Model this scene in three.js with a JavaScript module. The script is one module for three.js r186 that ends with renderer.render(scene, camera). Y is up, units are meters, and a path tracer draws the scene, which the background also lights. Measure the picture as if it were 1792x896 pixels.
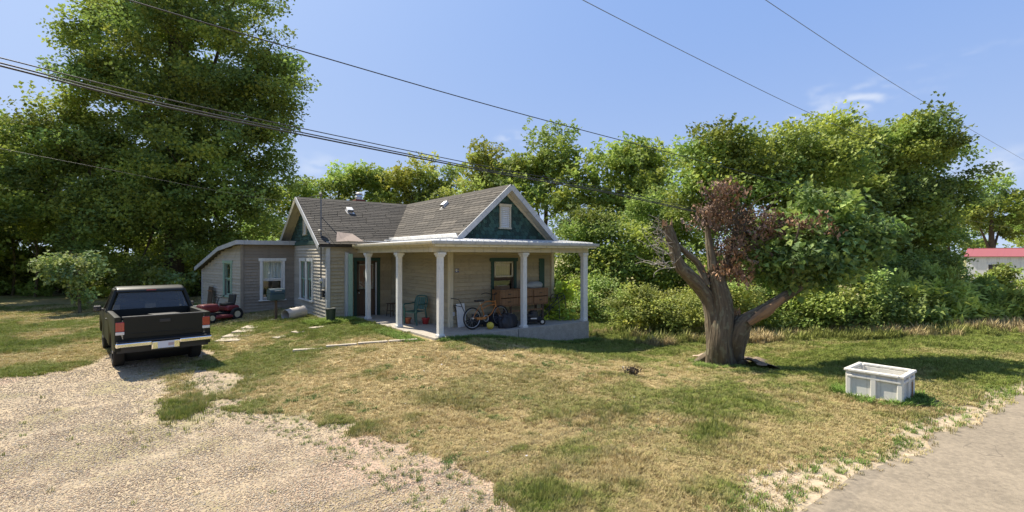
import * as THREE from 'three';
import { mergeGeometries, toCreasedNormals } from 'three/addons/utils/BufferGeometryUtils.js';
import { RoundedBoxGeometry } from 'three/addons/geometries/RoundedBoxGeometry.js';

// ---------------------------------------------------------------- camera, sky, sun, exposure
const W_PX = 1792, H_PX = 896, F_PX = 860, EYE = 2.5;
const scene = new THREE.Scene();
const camera = new THREE.PerspectiveCamera(2 * Math.atan(H_PX / 2 / F_PX) * 180 / Math.PI, 2, 0.1, 3000);
camera.position.set(0, EYE, 0);
camera.lookAt(0.6, EYE, -0.8);
const renderer = new THREE.WebGLRenderer({ antialias: true });
renderer.setSize(1024, 512);
renderer.toneMapping = THREE.LinearToneMapping;
renderer.toneMappingExposure = 2.0;
renderer.shadowMap.enabled = true;

const SUN = new THREE.Vector3(-0.32, 1.36, -0.95).normalize();
const sun = new THREE.DirectionalLight(new THREE.Color().setRGB(1, 0.92, 0.77), 5.0);
sun.name = 'sun';
sun.position.copy(SUN).multiplyScalar(120).add(new THREE.Vector3(6, 0, -14));
sun.target.position.set(6, 0, -14);
sun.castShadow = true; sun.shadow.radius = 1.5;
sun.shadow.mapSize.set(4096, 4096);
Object.assign(sun.shadow.camera, { left: -45, right: 45, top: 45, bottom: -45, near: 1, far: 260 });
scene.add(sun, sun.target);

// ---------------------------------------------------------------- noise
function mulberry(a) { return () => { a |= 0; a = a + 0x6D2B79F5 | 0; let t = Math.imul(a ^ a >>> 15, 1 | a); t = t + Math.imul(t ^ t >>> 7, 61 | t) ^ t; return ((t ^ t >>> 14) >>> 0) / 4294967296; }; }
const R = mulberry(20240817);
const rr = (a, b) => a + (b - a) * R();
const TBL = new Float32Array(65536); { const q = mulberry(77); for (let i = 0; i < 65536; i++) TBL[i] = q(); }
const hsh = (x, y) => TBL[(Math.imul(x, 73856093) ^ Math.imul(y, 19349663) ^ ((x ^ y) >> 7)) & 65535];
function vn(x, y) {
  const xi = Math.floor(x), yi = Math.floor(y); let fx = x - xi, fy = y - yi;
  fx = fx * fx * (3 - 2 * fx); fy = fy * fy * (3 - 2 * fy);
  const a = hsh(xi, yi), b = hsh(xi + 1, yi), c = hsh(xi, yi + 1), d = hsh(xi + 1, yi + 1);
  return a + (b - a) * fx + (c - a) * fy + (a - b - c + d) * fx * fy;
}
function fbm(x, y, o = 4) { let s = 0, a = 0.5, t = 0; for (let i = 0; i < o; i++) { s += a * vn(x, y); t += a; x = x * 2.03 + 17.1; y = y * 2.03 + 5.7; a *= 0.5; } return s / t; }
const sm = (x, a, b) => { const t = Math.min(1, Math.max(0, (x - a) / (b - a))); return t * t * (3 - 2 * t); };
const mix = (a, b, t) => a + (b - a) * t;
const mix3 = (a, b, t) => [mix(a[0], b[0], t), mix(a[1], b[1], t), mix(a[2], b[2], t)];

// photo pixel + distance along the view axis -> point ; world x runs along the road, -z away from it
function P(u, v, Z) { const X = (u - 896) / F_PX * Z; return new THREE.Vector3(0.8 * X + 0.6 * Z, EYE - (v - 448) / F_PX * Z, -(-0.6 * X + 0.8 * Z)); }

// ---------------------------------------------------------------- sky (air and a few thin clouds)
{
  const SKY = .7, w = 2048, h = 1024, d = new Float32Array(w * h * 4);
  const wisps = [[1500, 172, .055, .016, .55], [1430, 165, .02, .012, .3], [1480, 190, .09, .012, .35], [895, 240, .028, .009, .5], [925, 250, .02, .008, .35], [1740, 290, .06, .02, .4], [10, 370, .06, .03, .35], [555, 290, .05, .02, .3], [1690, 95, .12, .008, .12]].map(([u, v, a, b, k]) => {
    const q = P(u, v, 100).sub(camera.position).normalize();
    return [Math.atan2(q.z, q.x), Math.asin(q.y), a, b, k];
  });
  for (let j = 0; j < h; j++) {
    const el = ((j + 0.5) / h - 0.5) * Math.PI, sy = Math.sin(el), cy = Math.cos(el);
    for (let i = 0; i < w; i++) {
      const az = ((i + 0.5) / w - 0.5) * 2 * Math.PI, x = cy * Math.cos(az), z = cy * Math.sin(az);
      const c = x * SUN.x + sy * SUN.y + z * SUN.z;
      const e = Math.max(0, sy);
      const hz = Math.exp(-e * 3.6);
      const glow = Math.pow(Math.max(0, c), 4) * 0.5 + Math.pow(Math.max(0, c), 40) * 0.6;
      let r = mix(.135, .43, hz) + glow * .55, g = mix(.265, .52, hz) + glow * .52, b = mix(.59, .67, hz) + glow * .36;
      if (sy > 0) {
        for (const [a0, e0, ra, re, k] of wisps) {
          let da = az - a0; if (da > Math.PI) da -= 2 * Math.PI; if (da < -Math.PI) da += 2 * Math.PI;
          if (Math.abs(da) > ra * 3 || Math.abs(el - e0) > re * 5) continue;
          const t = Math.exp(-(da * da) / (ra * ra) - ((el - e0 - da * .15) ** 2) / (re * re));
          const n = sm(fbm(az * 40 + el * 30, el * 120, 5), .38, .72), m = t * n * k;
          r = mix(r, .66, m); g = mix(g, .69, m); b = mix(b, .74, m);
        }
      } else { const t = sm(-sy, 0, .12); r = mix(r, .17, t); g = mix(g, .17, t); b = mix(b, .11, t); }
      const o = (j * w + i) * 4; d[o] = r * SKY; d[o + 1] = g * SKY; d[o + 2] = b * SKY; d[o + 3] = 1;
    }
  }
  const t = new THREE.DataTexture(d, w, h, THREE.RGBAFormat, THREE.FloatType);
  t.mapping = THREE.EquirectangularReflectionMapping; t.magFilter = t.minFilter = THREE.LinearFilter; t.wrapS = THREE.RepeatWrapping; t.needsUpdate = true;
  scene.background = t; scene.environment = t;
}

// ---------------------------------------------------------------- helpers
const used = {};
function numbered(n) { used[n] = (used[n] || 0) + 1; return used[n] === 1 ? n : n + '_' + String(used[n] - 1).padStart(3, '0'); }
function tag(o, label, category, group, kind) { o.userData.label = label; o.userData.category = category; if (group) o.userData.group = group; o.userData.kind = kind || 'thing'; return o; }
function thing(name, label, category, pos = [0, 0, 0], turn = 0, group) { const o = new THREE.Group(); o.name = numbered(name); o.position.set(...pos); o.rotation.y = turn; scene.add(o); return tag(o, label, category, group); }
function shadows(o) { o.castShadow = true; o.receiveShadow = true; return o; }
const C = (r, g, b) => new THREE.Color().setRGB(r, g, b);
const V = (x, y, z) => new THREE.Vector3(x, y, z);
// uv in metres from the dominant axis of every face
function uvm(geo) {
  const g = geo.index ? geo.toNonIndexed() : geo; if (!g.attributes.normal) g.computeVertexNormals();
  const p = g.attributes.position, n = g.attributes.normal, u = new Float32Array(p.count * 2);
  for (let i = 0; i < p.count; i++) {
    const k = i - i % 3; const ax = Math.abs(n.getX(k)), ay = Math.abs(n.getY(k)), az = Math.abs(n.getZ(k));
    if (ay >= ax && ay >= az) { u[2 * i] = p.getX(i); u[2 * i + 1] = p.getZ(i); } else if (ax >= az) { u[2 * i] = p.getZ(i); u[2 * i + 1] = p.getY(i); } else { u[2 * i] = p.getX(i); u[2 * i + 1] = p.getY(i); }
  }
  g.setAttribute('uv', new THREE.BufferAttribute(u, 2)); for (const k of Object.keys(g.attributes)) if (!['position', 'normal', 'uv'].includes(k)) g.deleteAttribute(k);
  return g;
}
class MB {
  constructor() { this.l = []; }
  add(geo, m) { const g = uvm(geo.clone()); if (m) g.applyMatrix4(m); this.l.push(g); return this; }
  box(w, h, d, x, y, z, ry = 0, rx = 0, rz = 0, bev = 0) {
    const g = bev ? new RoundedBoxGeometry(w, h, d, 2, Math.min(bev, w * .45, h * .45, d * .45)) : new THREE.BoxGeometry(w, h, d);
    return this.add(g, new THREE.Matrix4().compose(V(x, y, z), new THREE.Quaternion().setFromEuler(new THREE.Euler(rx, ry, rz, 'YXZ')), V(1, 1, 1)));
  }
  cyl(r0, r1, h, x, y, z, rx = 0, rz = 0, seg = 14, ry = 0) { return this.add(new THREE.CylinderGeometry(r1, r0, h, seg), new THREE.Matrix4().compose(V(x, y, z), new THREE.Quaternion().setFromEuler(new THREE.Euler(rx, ry, rz, 'YXZ')), V(1, 1, 1))); }
  bar(a, b, r, r2 = r, seg = 8) { // round bar between two points
    const d = b.clone().sub(a), L = d.length();
    return this.add(new THREE.CylinderGeometry(r2, r, L, seg), new THREE.Matrix4().compose(a.clone().add(b).multiplyScalar(.5), new THREE.Quaternion().setFromUnitVectors(V(0, 1, 0), d.normalize()), V(1, 1, 1)));
  }
  tube(pts, r, seg = 24, rs = 7, closed = false) { return this.add(new THREE.TubeGeometry(new THREE.CatmullRomCurve3(pts, closed), seg, r, rs, closed)); }
  build(name, mat, parent = scene) { const g = mergeGeometries(this.l); const m = shadows(new THREE.Mesh(g, mat)); m.name = parent === scene ? numbered(name) : name; parent.add(m); return m; }
}
function part(name, geo, mat, parent) { const m = shadows(new THREE.Mesh(geo, mat)); m.name = name; parent.add(m); return m; }
const one = (w, h, d, x, y, z, name, mat, parent, bev = 0, ry = 0, rx = 0, rz = 0) => new MB().box(w, h, d, x, y, z, ry, rx, rz, bev).build(name, mat, parent);

// procedural colour textures
function tex(n, m, fn, rep = 1, srgb = true) {
  const d = new Uint8Array(n * m * 4);
  for (let j = 0; j < m; j++) for (let i = 0; i < n; i++) { const c = fn(i / n, j / m, i, j), o = (j * n + i) * 4; for (let k = 0; k < 3; k++) { let v = Math.min(1, Math.max(0, c[k])); if (srgb) v = v <= .0031308 ? v * 12.92 : 1.055 * Math.pow(v, 1 / 2.4) - .055; d[o + k] = v * 255; } d[o + 3] = 255; }
  const t = new THREE.DataTexture(d, n, m); t.wrapS = t.wrapT = THREE.MirroredRepeatWrapping; t.magFilter = THREE.LinearFilter; t.minFilter = THREE.LinearMipmapLinearFilter; t.generateMipmaps = true;
  if (srgb) t.colorSpace = THREE.SRGBColorSpace; t.repeat.set(rep, rep); t.needsUpdate = true; return t;
}
const std = (o) => new THREE.MeshStandardMaterial(Object.assign({ roughness: .8, metalness: 0 }, o));
const grime = tex(512, 512, (u, v) => { const n = fbm(u * 9, v * 9, 5), f = fbm(u * 60, v * 60, 3), s = fbm(u * 40, v * 5, 4); const k = .76 + .26 * n + .1 * (f - .5) - .22 * sm(s, .6, .8); return [k, k * .985, k * .955]; }, .5);
const sideT = tex(512, 512, (u, v) => { const n = fbm(u * 7, v * 11, 5), f = fbm(u * 90, v * 90, 2), d = sm(fbm(u * 14 + 5, v * 20, 4), .58, .75); const k = .86 + .18 * (n - .5) + .08 * (f - .5) - .12 * d; return [k, k * .985, k * .96]; }, .5);
const speck = tex(512, 512, (u, v, i, j) => { const n = fbm(u * 10, v * 10, 4), g = hsh(i, j), f = fbm(u * 90, v * 90, 2); const k = .62 + .3 * n + .3 * (g - .5) + .35 * (f - .5); return [k, k * .97, k * .93]; }, .6);
const bumpN = tex(512, 512, (u, v, i, j) => { const k = fbm(u * 40, v * 40, 4) * .7 + hsh(i, j) * .3; return [k, k, k]; }, .7, false);
const woodT = tex(256, 512, (u, v) => { const n = fbm(u * 30, v * 3, 4), r = Math.sin((u * 14 + fbm(u * 4, v * 2, 3) * 6) * 3); const k = .65 + .35 * n + .1 * r; return [k, k * .95, k * .88]; }, 1.3);
const barkT = tex(512, 512, (u, v) => { const n = fbm(u * 34, v * 6, 5), q = fbm(u * 8, v * 8, 4), l = sm(fbm(u * 22, v * 22, 3), .6, .72); const k = .35 + .95 * Math.pow(n, 1.4); return mix3(mix3([.18 * k, .14 * k, .10 * k], [.24 * k, .20 * k, .15 * k], q), [.27, .28, .21], l * .5); }, .55);
const barkB = tex(512, 512, (u, v) => { const k = fbm(u * 34, v * 6, 5); return [k, k, k]; }, .55, false);
const M = {
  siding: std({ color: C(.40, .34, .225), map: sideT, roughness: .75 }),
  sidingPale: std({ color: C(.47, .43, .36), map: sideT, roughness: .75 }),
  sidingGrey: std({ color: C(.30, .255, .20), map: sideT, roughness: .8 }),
  back: std({ color: C(.20, .18, .14), roughness: .9 }),
  white: std({ color: C(.74, .74, .72), map: grime, roughness: .55 }),
  cream: std({ color: C(.58, .52, .38), map: grime, roughness: .7 }),
  greyTrim: std({ color: C(.46, .47, .48), map: grime, roughness: .6 }),
  green: std({ color: C(.030, .075, .058), map: grime, roughness: .75 }),
  greenPale: std({ color: C(.30, .44, .34), map: grime, roughness: .7 }),
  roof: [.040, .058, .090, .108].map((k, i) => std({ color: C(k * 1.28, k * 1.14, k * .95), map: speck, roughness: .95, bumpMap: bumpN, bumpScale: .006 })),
  flash: std({ color: C(.72, .73, .74), map: grime, roughness: .42, metalness: .3 }),
  metal: std({ color: C(.5, .5, .5), roughness: .38, metalness: .85 }),
  galv: std({ color: C(.55, .56, .58), map: grime, roughness: .45, metalness: .6 }),
  concrete: std({ color: C(.42, .39, .34), map: speck, roughness: .95, bumpMap: bumpN, bumpScale: .004 }),
  slab: std({ color: C(.48, .42, .33), map: speck, roughness: .95, bumpMap: bumpN, bumpScale: .004 }),
  brick: std({ color: C(.28, .09, .06), map: speck, roughness: .9 }),
  glass: new THREE.MeshPhysicalMaterial({ color: C(.92, .96, .96), transmission: 1, thickness: 0, roughness: .03, ior: 1.5 }),
  tint: new THREE.MeshPhysicalMaterial({ color: C(.28, .30, .32), transmission: .85, thickness: 0, roughness: .04, ior: 1.5 }),
  cloth: new THREE.MeshPhysicalMaterial({ color: C(.72, .71, .68), roughness: 1, transmission: .25, thickness: 0 }),
  dark: std({ color: C(.012, .012, .013), roughness: .7 }),
  black: std({ color: C(.02, .02, .021), roughness: .5 }),
  rubber: std({ color: C(.018, .018, .018), map: speck, roughness: .9 }),
  wood: std({ color: C(.25, .135, .062), map: woodT, roughness: .7 }),
  woodDark: std({ color: C(.10, .065, .04), map: woodT, roughness: .8 }),
  orange: std({ color: C(.42, .15, .028), roughness: .45 }),
  chairGreen: std({ color: C(.035, .10, .085), roughness: .5 }),
  red: std({ color: C(.38, .035, .03), roughness: .45 }),
  terracotta: std({ color: C(.40, .13, .06), map: speck, roughness: .9 }),
  yellow: std({ color: C(.55, .42, .05), roughness: .6 }),
  bark: std({ color: C(.74, .69, .58), map: barkT, roughness: .95, bumpMap: barkB, bumpScale: .03 }),
  barkDark: std({ color: C(.5, .45, .38), map: barkT, roughness: .95, bumpMap: barkB, bumpScale: .03 }),
  twig: std({ color: C(.30, .27, .23), roughness: .9 }),
  heart: std({ color: C(.30, .18, .095), map: woodT, roughness: .9 }),
  cable: std({ color: C(.025, .025, .028), roughness: .6 }),
  wire: std({ color: C(.16, .17, .19), roughness: .5 }),
};

// ---------------------------------------------------------------- ground
const roadEdge = s => (s < 5 ? 2.2 : s > 16 ? 1.27 : 2.2 - .085 * (s - 5)) + (fbm(s * .9, 3, 3) - .5) * .25;
function H(s, p) {
  const lift = .24 * sm(p, 5, 11) * sm(s, 1.2, 5) * (1 - sm(s, 6.8, 11.4));
  const drop = -.32 * sm(s, 6.6, 11.6) * sm(p, 2.6, 9);
  const b = (fbm(s * .55, p * .55, 3) - .5) * .07 * sm(p, 2.2, 4.5);
  return lift + drop + b;
}
// what covers the ground at (s,p): gravel share g, dryness d of the lawn
function cover(s, p) {
  const w = (fbm(s * .7 + 9, p * .7, 4) - .5) * 1.9 + (fbm(s * 3.1, p * 3.1, 3) - .5) * .7;
  const e = p < 11 ? mix(2.9, 1.5, sm(p, 5, 11)) : 1.5;
  let g = sm(e - s + w * .75, -.25, .45) * sm(14.7 - p + w * .8 + (s > -1.4 ? sm(s, -1.4, -.4) * 1.8 : 0), -.3, .6) * sm(s + 13 + w, 0, 1);
  g *= 1 - .5 * Math.exp(-(((s - .5 + .3 * w) / .42) ** 2)) * sm(p, 7.6, 10);
  g *= 1 - .8 * sm(fbm(s * .8 + 40, p * .55 + 3, 4), .60, .72);                      // weeds growing through
  const verge = sm(roadEdge(s) + .55 - p + w * .5, -.3, .35);
  let d = sm(fbm(s * .42 + 31, p * .42 + 7, 5) + .10 * (fbm(s * 2.6, p * 2.6, 3) - .5) * 4, .40, .66);
  const dry = Math.exp(-(((s - 5.8) / 3.2) ** 2 + ((p - 7.4) / 2.3) ** 2)) * .6 + Math.exp(-(((s - 2.6) / 2.2) ** 2 + ((p - 10.5) / 2.6) ** 2)) * .35 - .35 * sm(s, 9.5, 12.5);
  d = Math.min(1, Math.max(0, d * .76 + dry + .05));
  return { g, d, verge };
}
const G0 = -18, G1 = 26, GP0 = -1, GP1 = 43;
{
  const N = 2048;
  const map = tex(N, N, (u, v, i, j) => {
    const s = G0 + u * (G1 - G0), p = GP0 + v * (GP1 - GP0), c = cover(s, p);
    const f = fbm(s * 11, p * 11, 3), h = hsh(i, j), h2 = hsh(i >> 1, (j >> 1) + 999), m = fbm(s * 2.2 + 3, p * 2.2, 3), q = fbm(s * .35 + 70, p * .35, 3);
    let lawn = mix3([.15, .17, .042], [.37, .285, .14], Math.min(1, c.d * .95 + .08 + (f - .5) * .9));
    lawn = mix3(lawn, [.11, .15, .03], sm(m, .58, .75) * .6 * (1 - c.d));
    let k = .72 + .5 * f + .22 * (h - .5); lawn = lawn.map(x => x * k);
    const st = h2 > .82 ? 1.14 : h2 < .16 ? .84 : 1;
    let gr = mix3([.36, .275, .175], [.30, .24, .165], m); gr = mix3(gr, [.38, .25, .185], sm(q, .55, .7) * .6);
    gr = mix3(gr, [.20, .175, .07], sm(fbm(s * 1.6 + 8, p * 1.6, 5), .50, .70) * .55);
    k = (.86 + .26 * f + .2 * (h - .5)) * st; gr = gr.map(x => x * k);
    const t = Math.min(1, Math.max(0, c.g + (h - .5) * .35 * (c.g > .03 ? 1 : 0) + (f - .5) * .5 * (c.g > .03 && c.g < .97 ? 1 : 0)));
    let o = mix3(lawn, gr, t);
    o = mix3(o, [.38 * k, .30 * k, .20 * k], Math.min(1, Math.max(0, c.verge + (f - .5) * .9 * (c.verge > .03 ? 1 : 0))));
    return o;
  });
  const bump = tex(1024, 1024, (u, v, i, j) => { const k = fbm(u * 160, v * 160, 3) * .6 + hsh(i, j) * .4; return [k, k, k]; }, 4, false);
  const xs = [], ps = [];
  for (const a of [-900, -400, -180, -90, -45, -28]) xs.push(a); for (let a = G0; a <= G1; a += .4) xs.push(a); for (const a of [34, 50, 80, 150, 400, 900]) xs.push(a);
  for (const a of [-600, -200, -60, -20, -8]) ps.push(a); for (let a = GP0; a <= GP1; a += .4) ps.push(a); for (const a of [52, 70, 110, 220, 500, 1200]) ps.push(a);
  const nx = xs.length, np = ps.length, pos = [], uv = [], idx = [];
  for (let j = 0; j < np; j++) for (let i = 0; i < nx; i++) { pos.push(xs[i], H(xs[i], ps[j]) - (ps[j] < 2.0 ? .03 : 0), -ps[j]); uv.push((xs[i] - G0) / (G1 - G0), (ps[j] - GP0) / (GP1 - GP0)); }
  for (let j = 0; j < np - 1; j++) for (let i = 0; i < nx - 1; i++) { const a = j * nx + i; idx.push(a, a + 1, a + nx, a + 1, a + nx + 1, a + nx); }
  const g = new THREE.BufferGeometry(); g.setAttribute('position', new THREE.Float32BufferAttribute(pos, 3)); g.setAttribute('uv', new THREE.Float32BufferAttribute(uv, 2)); g.setIndex(idx); g.computeVertexNormals();
  const m = shadows(new THREE.Mesh(g, std({ map, roughness: 1, bumpMap: bump, bumpScale: .012 }))); m.name = 'ground'; m.userData.kind = 'structure'; scene.add(m);
}
{ // road: a thin worn sheet of pale chip-seal with an irregular edge
  const map = tex(1024, 1024, (u, v, i, j) => {
    const h = hsh(i, j), n = fbm(u * 22, v * 22, 4), l = fbm(u * 4, v * 4, 3), f = fbm(u * 150, v * 150, 2);
    const cr = Math.abs(fbm(u * 5 + 20, v * 5, 4) - .5) < .0016 && fbm(u * 3, v * 3 + 50, 2) > .56 ? .62 : 1;
    const k = (.74 + .26 * n + .18 * (h - .5) + .4 * (f - .5)) * (.88 + .24 * l) * cr; return [.245 * k, .20 * k, .142 * k];
  }, .16);
  const pos = [], uv = [], idx = []; const S = []; for (let s = -60; s <= 120; s += (s > -4 && s < 18 ? .12 : 2)) S.push(s);
  const rows = [-4.2, -2, 0, 1, 'e'];
  for (const s of S) for (const r of rows) { const p = r === 'e' ? roadEdge(s) + (fbm(s * 5, 9, 3) - .5) * .22 : r; pos.push(s, r === 'e' ? H(s, p) - .004 : Math.max(.004, H(s, p) + .012), -p); uv.push(s, p); }
  for (let i = 0; i < S.length - 1; i++) for (let j = 0; j < rows.length - 1; j++) { const a = i * rows.length + j, b = a + rows.length; idx.push(a, b, a + 1, b, b + 1, a + 1); }
  const g = new THREE.BufferGeometry(); g.setAttribute('position', new THREE.Float32BufferAttribute(pos, 3)); g.setAttribute('uv', new THREE.Float32BufferAttribute(uv, 2)); g.setIndex(idx); g.computeVertexNormals();
  const m = shadows(new THREE.Mesh(g, std({ map, roughness: .95, bumpMap: bumpN, bumpScale: .008, side: THREE.DoubleSide }))); m.name = 'road'; m.userData.kind = 'structure'; scene.add(m);
}

// ---------------------------------------------------------------- house
const house = thing('house', 'small single-storey clapboard house with green shingled gables, grey shingle roof and wraparound porch', 'house');
{
  const S0 = 5.2, SW = 7.55, SE = 11.65, PF = 13.2, PC = 17.7, PR = 20.7, PB = 23.7, YP = 3.0, YR = 4.82, FL = .31, SR = 9.6;
  // unit clapboard: 1 m long along x, wedge section, lower edge proud
  const wedge = (e) => { const sh = new THREE.Shape(); sh.moveTo(0, 0); sh.lineTo(.045, 0); sh.lineTo(.045, .010); sh.lineTo(.006, e + .012); sh.lineTo(0, e + .012); sh.closePath(); const g = new THREE.ExtrudeGeometry(sh, { depth: 1, bevelEnabled: false }); g.rotateY(Math.PI / 2); g.rotateY(Math.PI); g.translate(.5, 0, 0); return uvm(g); };
  const EXP = .124, boardGeos = [0, 1, 2, 3, 4].map(k => { const g = wedge(EXP), u = g.attributes.uv; for (let i = 0; i < u.count; i++) u.setXY(i, u.getX(i) * 2.2 + k * 1.37, u.getY(i) + k * .83); return g; });
  const tints = new Map(), tinted = m => { if (!tints.has(m)) tints.set(m, [.9, .97, 1.03, 1.1].map(k => { const c = m.clone(); c.color.multiplyScalar(k); return c; })); return tints.get(m)[Math.floor(R() * 4)]; };
  // wall with clapboards. a,b = [s,p] ends as seen from outside left to right; holes = [u0,u1,y0,y1]; top(u) = height
  function wall(name, a, b, y0, top, holes, mat, opt = {}) {
    const g = new THREE.Group(); g.name = name; house.add(g);
    const dx = b[0] - a[0], dz = -(b[1] - a[1]), L = Math.hypot(dx, dz); g.position.set(a[0], 0, -a[1]); g.rotation.y = Math.atan2(-dz, dx);
    const tops = typeof top === 'function' ? top : () => top;
    const N = 12, sh = new THREE.Shape(); sh.moveTo(0, y0); sh.lineTo(L, y0); for (let i = N; i >= 0; i--) sh.lineTo(L * i / N, tops(L * i / N)); sh.closePath();
    for (const h of holes) { const q = new THREE.Path(); q.moveTo(h[0], h[2]); q.lineTo(h[0], h[3]); q.lineTo(h[1], h[3]); q.lineTo(h[1], h[2]); q.closePath(); sh.holes.push(q); }
    const bk = new THREE.ExtrudeGeometry(sh, { depth: .12, bevelEnabled: false }); bk.translate(0, 0, -.125); part('sheathing', uvm(bk), opt.plain ? mat : M.back, g);
    if (!opt.plain) for (let y = y0; ; y += EXP) {
      const yc = y + EXP / 2; let x0 = 0, x1 = L; // clip to the roof line
      if (y + EXP * .5 > Math.max(tops(0), tops(L), tops(L / 2), tops(L * .3))) break;
      while (x0 < L && tops(x0) < yc) x0 += .04; while (x1 > x0 && tops(x1) < yc) x1 -= .04;
      let segs = [[x0, x1]];
      for (const h of holes) if (y + EXP > h[2] + .02 && y < h[3] - .02) segs = segs.flatMap(([p, q]) => [[p, Math.min(q, h[0])], [Math.max(p, h[1]), q]].filter(([m, n]) => n - m > .03));
      segs = segs.flatMap(([p, q]) => { if (q - p < 4.8) return [[p, q]]; const c = mix(p, q, rr(.3, .7)); return [[p, c], [c + .003, q]]; });
      for (const [p, q] of segs) { const m = part('siding_board', boardGeos[Math.floor(R() * 5)], tinted(mat), g); m.scale.x = q - p; m.position.set((p + q) / 2, y, rr(-.0015, .0015)); m.rotation.z = rr(-.0012, .0012); }
    }
    g.L = L; return g;
  }
  // double-hung window set in a wall group ; returns group
  function win(g, u0, u1, y0, y1, frameMat, sashMat, curtain) {
    const w = new THREE.Group(); w.name = 'window'; g.add(w); const cx = (u0 + u1) / 2, W = u1 - u0, Hh = y1 - y0, t = .1;
    new MB().box(t, Hh + .2, .05, u0 - .03, y0 + Hh / 2, .045, 0, 0, 0, .006).box(t, Hh + .2, .05, u1 + .03, y0 + Hh / 2, .045, 0, 0, 0, .006).box(W + .16 + .1, .12, .056, cx, y1 + .05, .048, 0, 0, 0, .006).box(W + .26, .05, .10, cx, y0 - .06, .06, 0, 0, 0, .006).build('window_frame', frameMat, w);
    const ym = (y0 + y1) / 2;
    new MB().box(W - .04, .05, .035, cx, y1 - .03, -.02).box(W - .04, .05, .035, cx, ym + .03, -.02).box(.045, Hh / 2, .03, u0 + .04, y0 + Hh * .75, -.02).box(.045, Hh / 2, .03, u1 - .04, y0 + Hh * .75, -.02)
      .box(W - .04, .06, .035, cx, y0 + .03, -.06).box(W - .04, .05, .035, cx, ym - .03, -.06).box(.045, Hh / 2, .03, u0 + .04, y0 + Hh * .25, -.06).box(.045, Hh / 2, .03, u1 - .04, y0 + Hh * .25, -.06).build('sash', sashMat, w);
    one(W - .1, Hh / 2 - .06, .004, cx, y0 + Hh * .75, -.02, 'pane', M.glass, w); one(W - .1, Hh / 2 - .06, .004, cx, y0 + Hh * .25, -.06, 'pane', M.glass, w);
    if (curtain) { const c = new THREE.PlaneGeometry(W - .04, Hh * curtain, 40, 6), p = c.attributes.position; for (let i = 0; i < p.count; i++) { const x = p.getX(i), y = p.getY(i) / (Hh * curtain) + .5; const sg = Math.sign(x) || 1; p.setX(i, sg * Math.max(Math.abs(x), (1 - y) * .03 * W) ); p.setZ(i, Math.sin(x * 55) * .02 + Math.sin(x * 23) * .012); } c.computeVertexNormals(); c.translate(cx, y1 - Hh * curtain / 2, -.17); part('curtain', c, M.cloth, w); }
    return w;
  }
  // --- walls
  const wFront = wall('front_wall', [SW, PF], [SE, PF], FL, YP, [[1.55, 2.42, 1.15, 2.33], [3.52, 3.72, 1.0, 2.38]], M.siding);
  { // tall window: pale blind in the upper sash, dark lower sash, dark green casing
    win(wFront, 1.55, 2.42, 1.15, 2.33, M.green, M.woodDark);
    one(.66, .42, .012, 1.985, 2.06, -.05, 'window_blind', std({ color: C(.42, .32, .18), map: woodT, roughness: .9 }), wFront);
    new MB().box(.7, .05, .03, 1.985, 2.29, .03).box(.7, .05, .03, 1.985, 1.83, .03).box(.05, .5, .03, 1.63, 2.06, .03).box(.05, .5, .03, 2.34, 2.06, .03).build('screen_frame', M.cream, wFront);
    one(.24, 1.42, .03, 3.62, 1.7, .04, 'shutter', M.green, wFront, .006);
  }
  const wSide = wall('porch_side_wall', [SW, PC], [SW, PF], FL, YP, [], M.siding);
  const wDoor = wall('porch_door_wall', [S0, PC], [SW, PC], .1, YP, [[.98, 1.78, FL, 2.33]], M.siding);
  { const d = new THREE.Group(); d.name = 'door'; wDoor.add(d);
    new MB().box(.10, 2.1, .05, .94, 1.33, .045).box(.10, 2.1, .05, 1.82, 1.33, .045).box(1.0, .11, .055, 1.38, 2.38, .045).build('door_frame', M.green, d);
    new MB().box(.8, .95, .04, 1.38, .80, -.05).box(.8, .12, .04, 1.38, 2.27, -.05).box(.12, 1.06, .04, 1.04, 1.75, -.05).box(.12, 1.06, .04, 1.72, 1.75, -.05).build('door_leaf', M.woodDark, d);
    one(.56, .95, .006, 1.38, 1.745, -.05, 'pane', M.glass, d);
    const poster = tex(128, 192, (u, v) => { const n = fbm(u * 7, v * 9, 3); const e = Math.min(u, 1 - u, v, 1 - v) < .05; if (e) return [.42, .34, .25]; const c = Math.hypot((u - .5) * 1.1, v - .62); return c < .2 ? mix3([.44, .36, .28], [.3, .2, .15], n) : v < .3 && fbm(u * 20, Math.floor(v * 26) * 3, 2) > .5 ? [.42, .3, .24] : mix3([.30, .085, .05], [.26, .15, .09], n); });
    poster.wrapS = poster.wrapT = THREE.ClampToEdgeWrapping; const pg = new THREE.PlaneGeometry(.55, .9); pg.translate(1.38, 1.745, -.062); part('poster', pg, std({ map: poster, roughness: .9 }), d);
    one(.03, 1.95, .09, 1.70, 1.29, .09, 'storm_door_edge', M.flash, d, .004); const kn = new THREE.SphereGeometry(.03, 10, 8); kn.translate(1.1, 1.15, -.01); part('door_knob', kn, M.metal, d); }
  const gableTopC = u => { const p = PB - u; return YR - .16 - (YR - YP) / (PR - PC) * Math.abs(p - PR); };
  const wLeft = wall('side_wall', [S0, PB], [S0, PC], .12, YP, [[2.35, 3.15, .82, 2.3], [3.3, 4.1, .82, 2.3]], M.sidingPale);
  win(wLeft, 2.35, 3.15, .82, 2.3, M.white, M.greenPale, .95); win(wLeft, 3.3, 4.1, .82, 2.3, M.white, M.greenPale, .6);
  wall('east_wall', [SE, PF], [SE, PB], 0 - .3, YP, [], M.sidingGrey, { plain: true });
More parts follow.
